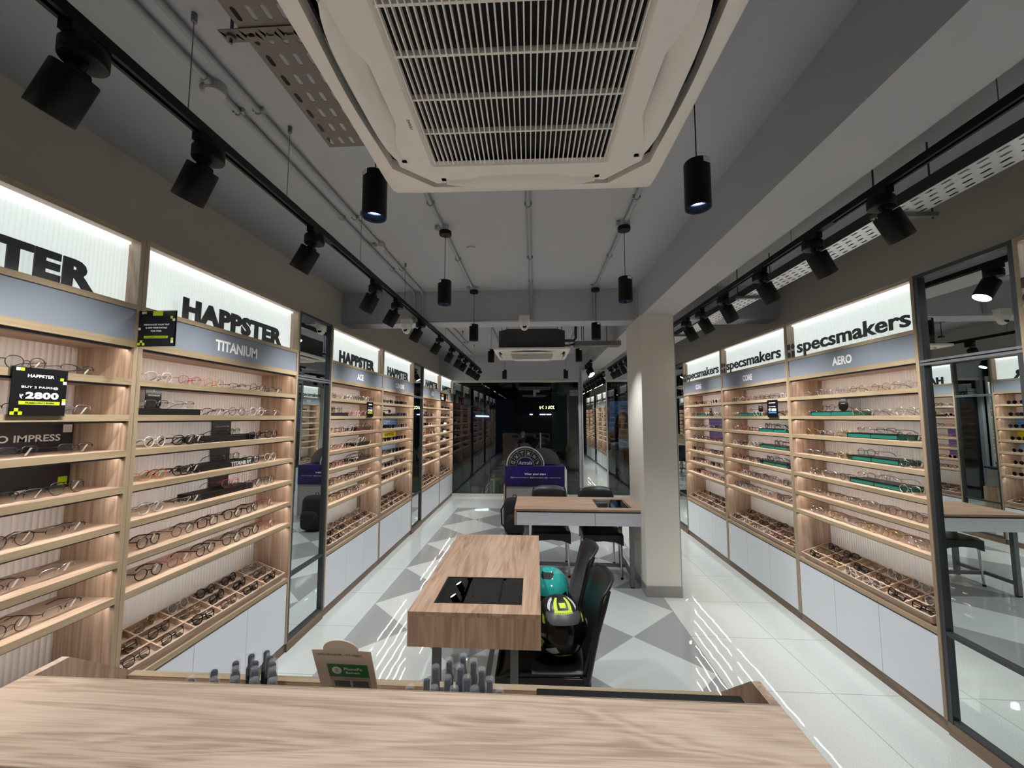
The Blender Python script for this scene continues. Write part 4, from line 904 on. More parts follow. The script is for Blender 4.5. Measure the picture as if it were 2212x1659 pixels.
# woman poster stuck on the right pane, tax number above it
t = empty('window_poster', (1.53, YG + 0.012, 1.0), 0, 'blue poster of a smiling woman on the right window pane', 'poster')
PB = mat('poster_blue_glow', '3f78b8', 0.4, emit='3f78b8', es=0.12); MB().box(0.0, 0.66, 0, 0.002, 0.33, 0.985).build('poster_field', PB, t)  # field, skin and shirt prints glow faintly in place of light through the film
MB().prism([(0.10, 0.30), (0.42, 0.25), (0.46, 0.42), (0.42, 0.66), (0.34, 0.75), (0.24, 0.75), (0.16, 0.66), (0.11, 0.45)], -0.002, 0, 'y').build('hair_print', HAIR, t)
MB().prism([(0.275 + 0.068 * math.cos(R(a)), 0.615 + 0.095 * math.sin(R(a))) for a in range(0, 360, 20)], -0.003, -0.002, 'y').merge(MB().prism([(0.20, 0.36), (0.245, 0.46), (0.245, 0.54), (0.305, 0.54), (0.31, 0.46), (0.42, 0.40), (0.42, 0.20), (0.18, 0.20)], -0.003, -0.002, 'y')).build('skin_print', mat('printed_skin_glow', '8f6b5c', 0.5, emit='8f6b5c', es=0.06), t)
MB().prism([(0.245, 0.575), (0.305, 0.575), (0.29, 0.556), (0.26, 0.556)], -0.004, -0.003, 'y').build('smile_print', PAPER, t)
MB().box(0.19, 0.50, -0.004, -0.003, 0.02, 0.20).build('shirt_print', mat('printed_cloth_glow', '7fa6c4', 0.5, emit='7fa6c4', es=0.1), t)
q = MB()
for k in range(9): q.box(0.30 - (0.22 if k in (3, 4, 5) else 0.05) , 0.30 + (0.14 if k < 3 else -0.08), -0.001, 0, 0.93 - k * 0.055, 0.945 - k * 0.055)
q.build('text_line', mat('navy_print', '24456e', 0.5), t)
t = empty('tax_number_sign', (1.53, YG + 0.012, 2.27), 0, 'white tax number reading APCS6371Q1 backwards above the poster', 'sign')
MB().box(0, 0.85, 0.0, 0.0015, 0.0, 0.10).build('dark_band', CARD, t)
q = text_mb('AAPCS6371Q1Z5', h=0.062, wd=0.80, bold=0.01, cx=0.36, cz=0.05); q.v = [(0.82 - (p[0] - 0.0), -0.001, p[2]) for p in q.v]; q.build('lettering', WINK, t)
B(0, 0.85, 0.0, 0.002, -0.03, -0.012).build('blue_line', BLUE, t)
# street wall, pillar, signs and lamps across the road
struct('trim_8', B(-6, 6, 17.9, 18.0, -0.1, 5), mat('street_wall', '101216', 0.8))
struct('trim_9', B(0.55, 1.15, 14.0, 14.5, -0.1, 4), mat('street_pillar', '5c5d5e', 0.8))
tag(B(-3.2, -0.7, 15.0, 15.06, 0.0, 2.3).build('roller_shutter', mat('blue_shutter', '162c5c', 0.5)), 'dark blue roller shutter across the street on the left', 'shutter')
SG = mat('lit_sign_letters', 'ffffff', 0.5, emit='fff0a8', es=3.0)
struct('trim_10', B(-0.6, 0.55, 14.0, 14.2, -0.1, 4), mat('street_front', '0d0f14', 0.8))
t = empty('lit_shop_sign', (0.1, 13.95, 1.98), 0, 'small glowing yellow shop sign seen through the glass door', 'sign')
MB().box(-0.02, 0.62, 0.02, 0.05, -0.12, 0.12).build('sign_board', BLACK, t)
for k, (x, a0, a1, rr_) in enumerate(((0.03, -60, 80, .03), (0.05, -100, 40, .05), (0.17, 90, 280, .05), (0.23, -70, 60, .05), (0.32, -80, 40, .05), (0.37, 60, 300, .03), (0.44, 20, 330, .045), (0.53, 100, 290, .05))):
    MB().tube([(x + rr_ * .7 * math.cos(R(a)), 0.01, rr_ * math.sin(R(a))) for a in range(a0, a1 + 1, 20)], 0.011, 6).build('sign_glyph', SG, t)
for i, (x, wd) in enumerate(((-0.20, 0.10), (0.14, 0.20), (0.37, 0.16))):
    tag(MB().cyl((x, 13.98, 1.74), (x + wd, 13.98, 1.74), 0.014, 10).build('tube_light', mat('violet_tube_%d' % i, 'ffffff', 0.5, emit='d8ccff', es=8)), 'glowing tube light under the far yellow sign, %s' % ('leftmost', 'middle', 'rightmost')[i], 'tube light', 'tube lights under the far sign')
tag(MB().cyl((-2.19, 14.98, 1.69), (-1.71, 14.98, 1.675), 0.02, 10).build('tube_light', mat('teal_tube', 'ffffff', 0.5, emit='bdf4ee', es=8)), 'bright tube light outside at the left, seen through the window', 'tube light')
def scooter(loc, rz, label, body):
    t = empty('scooter', loc, rz, label, 'scooter', 'parked scooters outside')
    for y in (-0.58, 0.58):
        MB().merge(MB().tube([(0, 0.20 * math.cos(R(a)), 0.20 * math.sin(R(a))) for a in range(0, 360, 15)], 0.045, 10, closed=True), Matrix.Translation((0, y, 0.245))).cyl((-0.04, y, 0.245), (0.04, y, 0.245), 0.05).build('wheel', BLACK, t, True)
    superq(0.16, 0.42, 0.16, 0.6, 0.7, o=(0, 0.42, 0.58)).build('rear_body', body, t, True); superq(0.13, 0.36, 0.06, 0.5, 0.6, o=(0, 0.33, 0.76)).build('seat', BLACK, t, True)
    superq(0.19, 0.09, 0.30, 0.6, 0.7, o=(0, -0.40, 0.62)).build('front_shield', body, t, True); superq(0.13, 0.12, 0.10, 0.7, 0.8, o=(0, -0.44, 0.98)).build('headlamp_cowl', body, t, True)
    B(-0.14, 0.14, -0.35, 0.15, 0.28, 0.33).build('footboard', BLACK, t); MB().tube([(-0.33, -0.36, 1.02), (-0.12, -0.42, 1.03), (0.12, -0.42, 1.03), (0.33, -0.36, 1.02)], 0.013, 8).build('handlebar', BLACK, t, True)
    MB().lathe([(0, 0), (0.07, 0.0), (0.06, 0.03), (0, 0.04)], 16, o=(0, -0.48, 0.90)).build('headlamp', CHROME, t, True)
    return t
scooter((1.85, 10.4, -0.02), R(8), 'white scooter parked outside below the blue poster', mat('scooter_white', 'c4c8cc', 0.25))
scooter((0.75, 10.9, -0.02), R(70), 'dark scooter parked outside the door, right of the handle', mat('scooter_navy', '1a2238', 0.2))

# seated people on a bench outside
def skin_body(name, verts, edges, root, m, parent, sub=2):
    me = bpy.data.meshes.new(name); me.from_pydata([v[:3] for v in verts], edges, []); me.materials.append(m)
    o = bpy.data.objects.new(name, me); C.objects.link(o); sk = o.modifiers.new('skin', 'SKIN')
    for i, v in enumerate(verts): me.skin_vertices[0].data[i].radius = (v[3], v[4] if len(v) > 4 else v[3]); me.skin_vertices[0].data[i].use_root = (i == root)
    sb_ = o.modifiers.new('sub', 'SUBSURF'); sb_.levels = sub; sb_.render_levels = sub
    dg_ = bpy.context.evaluated_depsgraph_get(); m2 = bpy.data.meshes.new_from_object(o.evaluated_get(dg_)); bpy.data.objects.remove(o)
    m2.polygons.foreach_set('use_smooth', [True] * len(m2.polygons))
    return link(name, m2, parent)
def person(loc, rz, label, shirt, phone):
    t = empty('person', loc, rz, label, 'person')
    # faces -y, seated with hips at z 0.46; origin under the hips
    hx = 0.0; hand = (-0.05, -0.22, 1.16) if phone else (-0.20, -0.34, 0.62)
    V = [(0, 0, 0.50, .15, .12), (0, 0.01, 0.68, .135, .10), (0, 0.0, 0.88, .155, .105), (0, 0.005, 0.99, .09, .075), (0, -0.01, 1.06, .052), (0, -0.03, 1.13, .072, .075), (0, -0.035, 1.21, .078, .092), (0, -0.02, 1.27, .055, .065),
         (0.18, 0, 0.95, .055), (0.24, -0.03, 0.72, .043), (0.18, -0.26, 0.64, .032), (-0.18, 0, 0.95, .055), (-0.25, -0.08, 0.74, .043), (hand[0] * 1.2, hand[1] * .9, hand[2] * .96, .032),
         (0.10, -0.22, 0.50, .085), (0.12, -0.46, 0.50, .062), (0.12, -0.44, 0.25, .048), (0.12, -0.46, 0.07, .038), (0.12, -0.60, 0.045, .035),
         (-0.10, -0.22, 0.50, .085), (-0.12, -0.46, 0.50, .062), (-0.12, -0.44, 0.25, .048), (-0.12, -0.46, 0.07, .038), (-0.12, -0.60, 0.045, .035)]
    E_ = [(0, 1), (1, 2), (2, 3), (3, 4), (4, 5), (5, 6), (6, 7), (3, 8), (8, 9), (9, 10), (3, 11), (11, 12), (12, 13), (0, 14), (14, 15), (15, 16), (16, 17), (17, 18), (0, 19), (19, 20), (20, 21), (21, 22), (22, 23)]
    # hands: five fingers each
    for w_i, hd in ((10, Vector((0.17, -0.32, 0.63))), (13, Vector(hand))):
        V.append((hd.x, hd.y, hd.z, .022, .03)); pi_ = len(V) - 1; E_.append((w_i, pi_))
        dr_ = (hd - Vector(V[w_i][:3])).normalized(); sd_ = dr_.cross(Vector((0, 0, 1))).normalized()
        for k, ln in enumerate((.06, .068, .064, .052)):
            p = hd + sd_ * (-.027 + .018 * k) + dr_ * .035; q_ = p + dr_ * ln * .6 + Vector((0, 0, -.02)); V += [(p.x, p.y, p.z, .009), (q_.x, q_.y, q_.z, .007)]
            E_ += [(pi_, len(V) - 2), (len(V) - 2, len(V) - 1)]
        p = hd - sd_ * .04 + dr_ * .01; V.append((p.x, p.y, p.z, .010)); E_.append((pi_, len(V) - 1))
    bd = skin_body('body', V, E_, 0, SKIN, t)
    TV = [(0, 0, 0.50, .165, .135), (0, 0.01, 0.68, .15, .115), (0, 0.0, 0.88, .17, .12), (0, 0.005, 0.99, .10, .085), (0.18, 0, 0.95, .067), (0.24, -0.03, 0.73, .056), (-0.18, 0, 0.95, .067), (-0.25, -0.08, 0.75, .056)]
    skin_body('shirt', TV, [(0, 1), (1, 2), (2, 3), (3, 4), (4, 5), (3, 6), (6, 7)], 0, shirt, t)
    LV = [(0, 0, 0.48, .16, .13)] + [(v[0], v[1], v[2], v[3] + .012) for v in V[14:18]] + [(v[0], v[1], v[2], v[3] + .012) for v in V[19:23]]
    skin_body('trousers', LV, [(0, 1), (1, 2), (2, 3), (3, 4), (0, 5), (5, 6), (6, 7), (7, 8)], 0, DENIM, t)
    superq(0.086, 0.105, 0.085, 0.9, 0.9, o=(0, 0.0, 1.245)).build('hair', HAIR, t, True)
    q = MB()
    for sg in (-1, 1): q.merge(superq(0.013, 0.008, 0.009, 1, 1, 10, 6, o=(sg * 0.032, -0.118, 1.20)))
    q.build('eye', mat('eye_dark', '1a1412', 0.3), t, True)
    MB().add([(-0.012, -0.118, 1.165), (0.012, -0.118, 1.165), (0, -0.142, 1.168), (0, -0.115, 1.205)], [(0, 1, 2), (0, 2, 3), (1, 3, 2)]).build('nose', SKIN, t)
    superq(0.024, 0.006, 0.007, 1, 1, 12, 6, o=(0, -0.106, 1.135)).build('mouth', mat('lip', '7a4a40', 0.5), t, True)
    q = MB()
    for sg in (-1, 1): q.merge(superq(0.010, 0.018, 0.028, 1, 1, 10, 6, o=(sg * 0.082, -0.02, 1.19)))
    q.build('ear', SKIN, t, True)
    return t
pa = person((-0.36, 12.0, -0.14), R(-6), 'person in a pale mauve shirt seated outside beyond the glass', mat('mauve_shirt', '9a8794', 0.8), False)
MB().tube([(-0.10, -0.135, 0.62), (-0.11, -0.135, 0.85), (-0.10, -0.06, 1.0), (-0.10, 0.06, 1.0)], [0.02] * 4, 6).build('bag_strap', BLACK, pa, True)
person((0.20, 12.1, -0.14), R(5), 'person in dark clothes outside, half hidden behind the door handle', mat('dark_shirt', '1c1d22', 0.8), True)
t = empty('bench', (-0.75, 11.8, -0.02), 0, 'low dark bench outside under the two seated people', 'bench')
B(0, 1.3, 0, 0.5, 0.20, 0.24).build('seat', BLACK, t)
for x in (0.05, 1.21): B(x, x + 0.04, 0.03, 0.47, 0, 0.2).build('leg', BLACK, t)
sl = bpy.data.lights.new('added_street_fill', 'AREA'); sl.energy = 11; sl.size = 1.2; sl.color = (0.8, 0.88, 1.0)  # added lamp without a fixture, gives the people outside some dim light
o = bpy.data.objects.new('added_street_fill', sl); C.objects.link(o); o.location = (0.6, 10.6, 3.6)
sl = bpy.data.lights.new('added_bucket_fill', 'AREA'); sl.energy = 7; sl.size = 0.3; sl.color = (0.9, 0.95, 1.0)  # added lamp, no fitting there, brightens the bucket outside the window
o = bpy.data.objects.new('added_bucket_fill', sl); C.objects.link(o); o.location = (-1.0, 9.3, 2.8)

# ------------------------------------------------------------------ eyeglasses
def outline(shape, n=22):
    P = {'round': (0.0225, 0.0215, 2.0), 'oval': (0.025, 0.019, 2.1), 'rectangular': (0.0265, 0.0165, 3.6), 'square': (0.0255, 0.021, 3.2), 'panto': (0.024, 0.0215, 2.4), 'aviator': (0.027, 0.0225, 2.3)}[shape]
    a, b_, p = P; out = []
    for k in range(n):
        t_ = 2 * math.pi * k / n; c_, s_ = math.cos(t_), math.sin(t_)
        x = math.copysign(abs(c_) ** (2 / p), c_) * a; z = math.copysign(abs(s_) ** (2 / p), s_) * b_
        if shape in ('panto', 'aviator') and z < 0: x *= 1 - 0.28 * (abs(z) / b_) ** 1.5
        out.append((x, z))
    return out, b_
def specs_parts(shape, r, half=False, seg=6, n=22):
    ol, b_ = outline(shape, n); cx = 0.033; zc_ = b_ + r
    fr, ln, tl, tr, tg = MB(), MB(), MB(), MB(), MB()
    yy = lambda x: 1.1 * x * x
    for sg in (-1, 1):
        loop = [(sg * (cx + x), yy(cx + x), zc_ + z) for x, z in ol]
        if half:
            m_ = n // 2 + 1; fr.tube(loop[:m_], r, seg)
        else: fr.tube(loop, r, seg, closed=True)
        vs = [(sg * (cx + x * .985), yy(cx + x) + 0.0004, zc_ + z * .985) for x, z in ol]; ln.add(vs, [tuple(range(n))])
        xe = cx + max(p[0] for p in ol); fr.tube([(sg * xe, yy(xe), zc_ + b_ * .42), (sg * (xe + .004), yy(xe) + .001, zc_ + b_ * .46), (sg * (xe + .006), yy(xe) + .006, zc_ + b_ * .46)], r * 1.15, seg)
        fr.tube([(sg * 0.0095, yy(0.012), zc_ + 0.003), (sg * 0.0085, 0.006, zc_ - 0.002), (sg * 0.0095, 0.007, zc_ - 0.009)], 0.0009, 4)
    xi = cx - max(-p[0] for p in ol)
    fr.tube([(-xi, yy(xi), zc_ + b_ * .3), (0, 0, zc_ + b_ * .48), (xi, yy(xi), zc_ + b_ * .3)], r * 1.1, seg)
    if shape == 'aviator': fr.tube([(-xi * 1.3, yy(xi), zc_ + b_ * .85), (xi * 1.3, yy(xi), zc_ + b_ * .85)], r, seg)
    zh = zc_ + b_ * .46; x0 = xe + 0.006
    for sg, q in ((-1, tl), (1, tr)):
        q.tube([(sg * x0, yy(xe) + .006, zh), (sg * (x0 + .001), .06, zh - .001), (sg * (x0 - .001), .098, zh - .004), (sg * (x0 - .003), .122, zh - .014), (sg * (x0 - .006), .140, 0.0025)], [r, r, r * 1.2, max(r * 1.3, .0018), max(r * 1.2, .0016)], seg)
    tg.add([(x0 - .004, 0.022, zh + .001), (x0 - .003, 0.030, zh + .001), (x0 - .016, .034, zh - .024), (x0 - .017, .026, zh - .024), (x0 - .004, 0.0222, zh + .0016), (x0 - .003, 0.0302, zh + .0016), (x0 - .0165, .0345, zh - .0235), (x0 - .0175, .0265, zh - .0235)], [(0, 1, 2, 3), (4, 5, 6, 7), (0, 1, 5, 4), (1, 2, 6, 5), (2, 3, 7, 6), (3, 0, 4, 7)])
    for q_ in (fr, ln, tl, tr, tg): q_.v = [(a_ * 1.1, b2 * 1.05, c2 * 1.1) for a_, b2, c2 in q_.v]
    return fr, ln, tl, tr, tg
FM = {'black': mat('frame_black', '0e0e10', 0.25), 'gunmetal': mat('frame_gunmetal', '3a3c40', 0.25, 0.7), 'gold': mat('frame_gold', 'b08d4e', 0.22, 0.9), 'silver': mat('frame_silver', 'b4b6ba', 0.2, 0.9),
      'red': mat('frame_red', '9c2a2c', 0.3), 'navy': mat('frame_navy', '1d2a55', 0.3), 'brown': mat('frame_tortoise', '4e2a18', 0.25), 'clear': mat('frame_clear', 'c4c4c0', 0.12), 'purple': mat('frame_purple', '5a3577', 0.3), 'pink': mat('frame_pink', 'c48a92', 0.3), 'orange': mat('frame_orange', 'c8702a', 0.3)}
FM['clear'].node_tree.nodes['Principled BSDF'].inputs['Alpha'].default_value = 0.6
VAR = [('black', 'round', 'o'), ('gunmetal', 'rectangular', 'h'), ('black', 'square', 'T'), ('gold', 'round', 'o'), ('silver', 'panto', 'o'), ('navy', 'aviator', 'o'), ('red', 'panto', 'o'), ('black', 'rectangular', 'h'), ('brown', 'square', 'T'), ('clear', 'panto', 'T'),
       ('gunmetal', 'panto', 'o'), ('purple', 'oval', 'T'), ('silver', 'rectangular', 'h'), ('black', 'panto', 'T'), ('orange', 'round', 'o'), ('pink', 'square', 'T')]
CL = {'gunmetal': 'dark grey metal', 'navy': 'navy blue', 'brown': 'dark brown', 'clear': 'pale clear', 'gold': 'gold metal', 'silver': 'silver metal'}
RD = {'o': 0.0012, 'h': 0.0013, 'T': 0.0023}
protos = {}
def proto(v, dark=False, simple=False):
    k = (v, dark, simple)
    if k in protos: return protos[k]
    c_, sh, th = VAR[v]; fr, ln, tl, tr, tg = specs_parts(sh, RD[th] * (1.0 if not dark else 1.15), th == 'h' and not dark, 5 if simple else 6, 16 if simple else 22)
    lm = SUNL if dark else LENS
    if simple:
        q = MB().merge(fr).merge(tl).merge(tr).merge(ln, None, 1).merge(tg, None, 2); protos[k] = q.mesh('eyeglasses', [FM[c_], lm, PAPER], True)
    else:
        protos[k] = [('frame', fr.mesh('frame', FM[c_], True)), ('lens', ln.mesh('lens', lm)), ('temple', tl.mesh('temple', FM[c_], True)), ('temple', tr.mesh('temple', FM[c_], True)), ('price_tag', tg.mesh('price_tag', PAPER))]
    return protos[k]
CABN = {'A': 'left edge cabinet', 'B': 'TITANIUM cabinet', 'C': 'near ACE cabinet', 'D': 'CLIP-ONS cabinet', 'I': 'AERO cabinet', 'H': 'nearer CORE cabinet', 'G': 'farther CORE cabinet', 'E': 'far ACE cabinet'}
SHN = ['top', 'second', 'third', 'fourth', 'fifth', 'sixth', 'seventh']
NN = ['first', 'second', 'third', 'fourth', 'fifth', 'sixth', 'seventh', 'eighth']
def world_of(key, lx, ly, z):
    side, y0, y1, _ = cabs[key]
    return (XL - ly, y0 + lx, z) if side == 'L' else (XR + ly, y1 - lx, z)
def rz_of(key): return R(90) if cabs[key][0] == 'L' else R(-90)
rnd = random.Random(11); mass = MB(); mass_m = []; count = [0]
def put_glasses(key, k, i, n, lx, ly, z, v, dark=False, detail=True, label=None, extra_rz=None, group=None, tagged=True):
    W = cabs[key][2] - cabs[key][1]; c_, sh, th = VAR[v]
    rz = rz_of(key) + (extra_rz if extra_rz is not None else R(rnd.uniform(-9, 9)))
    loc = world_of(key, lx, ly, z + 0.0003); kind = 'sunglasses' if dark else 'eyeglasses'
    lab = label or '%s %s %s, %s from left on %s shelf, %s' % (CL.get(c_, c_), sh, kind, NN[i], SHN[k], CABN.get(key, 'cabinet'))
    gp = group or 'glasses on the shelves of the %s' % CABN.get(key, 'cabinet')
    if detail:
        t = empty(kind, loc, rz, lab, kind, gp)
        for nm, me in proto(v, dark):
            if nm == 'price_tag' and not tagged: continue
            o = bpy.data.objects.new(nm, me); C.objects.link(o); o.parent = t
    else:
        o = bpy.data.objects.new(kind, proto(v, dark, True)); C.objects.link(o); o.location = loc; o.rotation_euler = (0, 0, rz); tag(o, lab, kind, gp)
    count[0] += 1
def mass_add(key, lx, ly, z, v, dark, mx2=None):
    if (v, dark) not in mass_src:
        c_, sh, th = VAR[v]; fr, ln, tl, tr, tg = specs_parts(sh, RD[th] * 1.2, False, 3, 12)
        q = MB().merge(fr).merge(tl).merge(tr); mass_src[(v, dark)] = (q, ln)
    q, ln = mass_src[(v, dark)]; c_ = VAR[v][0]
    mx = Matrix.Translation(world_of(key, lx, ly, z)) @ Matrix.Rotation(rz_of(key) + R(rnd.uniform(-9, 9)), 4, 'Z')
    if mx2 is not None: mx = mx @ mx2
    mi = list(FM).index(c_); mass.merge(q, mx, mi); mass.merge(ln, mx, len(FM) + (1 if dark else 0))
mass_src = {}
# risers on shelves: key, shelf index, centre x, width, material
RIS = {'B': [(1, 0.245, 0.37, BLACK), (2, 0.67, 0.41, BLACK), (3, 0.66, 0.42, BLACK), (4, 0.67, 0.42, BLACK)],
       'I': [(1, 0.40, 0.45, TEAL), (2, 0.75, 0.41, TEAL), (3, 0.74, 0.42, TEAL), (4, 0.75, 0.41, TEAL)],
       'H': [(1, 0.435, 0.38, TEAL), (2, 0.885, 0.50, TEAL), (3, 0.895, 0.50, TEAL), (4, 0.885, 0.50, TEAL)],
       'G': [(1, 0.43, 0.30, TEAL)], 'C': [(1, 0.28, 0.40, BLACK), (2, 0.86, 0.34, mat('maroon_box', '3a1418', 0.4)), (3, 0.86, 0.34, BLACK), (4, 0.86, 0.34, mat('brown_box', '2a1512', 0.4))],
       'D': [(1, 0.42, 0.50, BLACK)], 'E': [(1, 0.4, 0.4, BLACK)], 'F': [(2, 0.62, 0.38, PAPER), (3, 0.62, 0.3, PAPER), (4, 0.6, 0.3, PAPER)]}
for key, lst in RIS.items():
    for k, cx_, wd, m_ in lst:
        side = cabs[key][0]; loc = world_of(key, cx_, 0.062, SH[k]); cn = {TEAL: 'teal', BLACK: 'black', PAPER: 'white'}.get(m_, 'dark brown')
        t = empty('display_riser', loc, rz_of(key), '%s display box on the %s shelf of the %s' % (cn, SHN[k], CABN.get(key, 'farthest left cabinet')), 'display box', 'display boxes raising single glasses')
        B(-wd / 2, wd / 2, 0, 0.13, 0, 0.032).build('box_body', m_, t, bevel=0.001)
        if m_ is TEAL: B(-wd / 2 + .004, wd / 2 - .004, 0.004, 0.126, 0.032, 0.0332).build('box_lid', DGREY, t)
        if m_ is TEAL:
            q = MB()
            for x in (-wd / 2, -0.003, wd / 2 - 0.006): q.box(x, x + 0.006, -0.001, 0.0, 0.0, 0.033)
            for z in (0.0, 0.028): q.box(-wd / 2, wd / 2, -0.001, 0.0, z, z + 0.005)
            q.box(-wd / 2, wd / 2, -0.001, 0.003, 0.030, 0.0335).build('box_rim', BLACK, t)
        elif key == 'B' and k == 3: write(t, 'TITANIUM', PIPE, h=0.024, wd=0.17, cx=0.10, cz=0.016, y=0.0, ext=0.003, bold=0.02)
def shelf_row(key, k, n, dark_p, pal, mode, lo=0.09, hi=None):
    W = cabs[key][2] - cabs[key][1]; hi = hi or W - 0.09; ris = [r_ for r_ in RIS.get(key, []) if r_[0] == k]; i = 0
    for j in range(n):
        lx = lo + (hi - lo) * (j + 0.5) / n + rnd.uniform(-0.012, 0.012); lx = min(max(lx, 0.095), W - 0.095); z, ly = SH[k], 0.052 + rnd.uniform(0, 0.012)
        v = pal[rnd.randrange(len(pal))]; dk_ = rnd.random() < dark_p
        for r_ in ris:
            if abs(lx - r_[1]) < r_[2] / 2 - 0.03:
                if abs(lx - r_[1]) < 0.11: z += 0.0340; ly = 0.075
            # glasses beside the box stay on the shelf in front of it
                else: ly = 0.045; lx = r_[1] + math.copysign(r_[2] / 2 + 0.075, lx - r_[1])
        lx = min(max(lx, 0.095), W - 0.095)
        if mode == 'mass': mass_add(key, lx, ly, z, v, dk_)
        else: put_glasses(key, k, j, n, lx, ly, z, v, dk_, mode == 'full')
PAL_A = [1, 7, 0, 10, 12, 1]; PAL_B = [0, 5, 6, 7, 10, 9, 13, 2, 12, 14, 1, 7, 13]; PAL_I = [3, 4, 12, 10, 1, 4, 3, 12]; PAL_C = [0, 2, 13, 9, 15, 8, 3, 6]; PAL_H = [2, 8, 9, 13, 4, 5, 12, 6, 9]; PAL_G = [6, 15, 9, 5, 13, 12, 8, 4]
for k in range(7): shelf_row('A', k, 3, 0, PAL_A, 'full', lo=0.60)
for k in range(7): shelf_row('B', k, 6 if k not in (1,) else 6, 0, PAL_B if k < 5 else [0, 13, 2, 9, 6, 13], 'full')
for k in range(7): shelf_row('I', k, 6, 0, PAL_I, 'full')
for k in range(7): shelf_row('C', k, 6, 0, PAL_C, 'full' if k < 2 else 'simple')
for k in range(7): shelf_row('H', k, 7, 0, PAL_H, 'simple')
for k in range(7): shelf_row('D', k, 7, 0.9, [2, 0, 13, 5], 'mass')
for k in range(7): shelf_row('G', k, 7, 0.1, PAL_G, 'mass')
for k in range(7): shelf_row('E', k, 7, 0.3, PAL_C, 'mass'); shelf_row('F', k, 7, 0.9, [2, 0, 13], 'mass')
for k in range(7): shelf_row('K', k, 6, 0.1, PAL_H, 'mass'); shelf_row('M', k, 6, 0.1, PAL_H, 'mass'); shelf_row('J', k, 5, 0.2, PAL_H, 'mass')

# trays with compartments on the ledges, tilted to the aisle
TILT = R(20)
def folded():
    out = {}
    for v in (0, 2, 3, 8, 9, 11, 13):
        c_, sh, th = VAR[v]; fr, ln, tl, tr, tg = specs_parts(sh, RD[th] * 1.25, False, 5, 16)
        fold = MB(); ol, b_ = outline(sh); zc_ = b_
        x0 = 0.065
        fold.tube([(-x0, 0.006, zc_ + .008), (-0.02, 0.012, zc_ + 0.003), (0.045, 0.010, zc_ - 0.004), (0.06, 0.014, zc_ - .016)], RD[th] * 1.3, 5).tube([(x0, 0.010, zc_ + .008), (0.02, 0.017, zc_ + 0.002), (-0.045, 0.016, zc_ - .006), (-0.06, 0.018, zc_ - .018)], RD[th] * 1.3, 5)
        out[v] = (fr, fold, ln)
    return out
FOLD = folded()
fold_me = {}
for v, (fr, fo, ln) in FOLD.items():
    fold_me[v] = MB().merge(fr).merge(fo).merge(ln, None, 1).mesh('folded_eyeglasses', [FM[VAR[v][0]], LENS], True)
def tray(key, individual, ncol=6):
    W = cabs[key][2] - cabs[key][1]; tw = W - 0.10; td = 0.235; n_r = 3
    loc = world_of(key, 0.05, 0.014, LEDGE + 0.012)
    t = empty('glasses_tray', loc, rz_of(key), 'oak compartment tray of folded glasses on the ledge of the %s' % {'F': 'farthest left cabinet', 'J': 'cabinet at the right edge', 'K': 'cabinet behind the column', 'M': 'last right cabinet'}.get(key, CABN.get(key)), 'tray', 'compartment trays on the cabinet ledges')
    rot = Matrix.Rotation(TILT, 4, 'X')
    MB().merge(B(0, tw, 0, td, 0, 0.006), rot).build('tray_base', W_X, t)
    q = MB()
    for y in (0, td - 0.010): q.box(0, tw, y, y + 0.010, 0.006, 0.038)
    for x in (0, tw - 0.010): q.box(x, x + 0.010, 0.010, td - 0.010, 0.006, 0.038)
    MB().merge(q, rot).build('tray_rim', W_X, t, bevel=0.0012)
    for r_ in range(1, n_r): MB().merge(B(0.010, tw - 0.010, td * r_ / n_r - 0.004, td * r_ / n_r + 0.004, 0.006, 0.034), rot).build('divider', W_X, t)
    cw = tw / ncol
    for c_ in range(1, ncol): MB().merge(B(cw * c_ - 0.004, cw * c_ + 0.004, 0.010, td - 0.010, 0.006, 0.033), rot).build('divider', W_X, t)
    MB().prism([(0.004, 0.0), (td * math.cos(TILT) * 0.98, td * math.sin(TILT) * 0.96), (td * math.cos(TILT) * 0.98, -0.011), (0.004, -0.011)], 0.02, tw - 0.02, 'x').build('tray_wedge', W_X, t)
    for r_ in range(n_r):
        for c_ in range(ncol):
            v = rnd.choice([0, 2, 2, 13, 13, 8, 9, 3, 0]); lx = cw * (c_ + 0.5); ly = td * (r_ + 0.5) / n_r - 0.010
            loc_m = Matrix.Translation(world_of(key, 0.05, 0.014, LEDGE + 0.012)) @ Matrix.Rotation(rz_of(key), 4, 'Z') @ rot @ Matrix.Translation((lx, ly, 0.0085)) @ Matrix.Rotation(R(rnd.uniform(-12, 12)), 4, 'Z') @ Matrix.Rotation(R(-38), 4, 'X')
            if individual:
                o = bpy.data.objects.new('eyeglasses', fold_me[v]); C.objects.link(o); o.matrix_world = loc_m
                rn = ('front', 'middle', 'back')[r_]
                tag(o, 'folded %s %s glasses, %s compartment from left, %s row, %s tray' % (CL.get(VAR[v][0], VAR[v][0]), VAR[v][1], NN[c_], rn, CABN.get(key).replace(' cabinet', '')), 'eyeglasses', 'folded glasses in the tray of the %s' % CABN.get(key)); count[0] += 1
            else:
                fr, fo, ln = FOLD[v]; mi = list(FM).index(VAR[v][0]); mass.merge(fr, loc_m, mi); mass.merge(fo, loc_m, mi); mass.merge(ln, loc_m, len(FM))
for key in 'BICH': tray(key, True)
tray('A', False)
for key in 'DGEFJKM': tray(key, False)
tag(mass.build('eyeglasses', list(FM.values()) + [LENS, SUNL]), 'many small pairs of glasses filling the far cabinets and their trays', 'eyeglasses', None, 'stuff')
print('GLASSES', count[0])

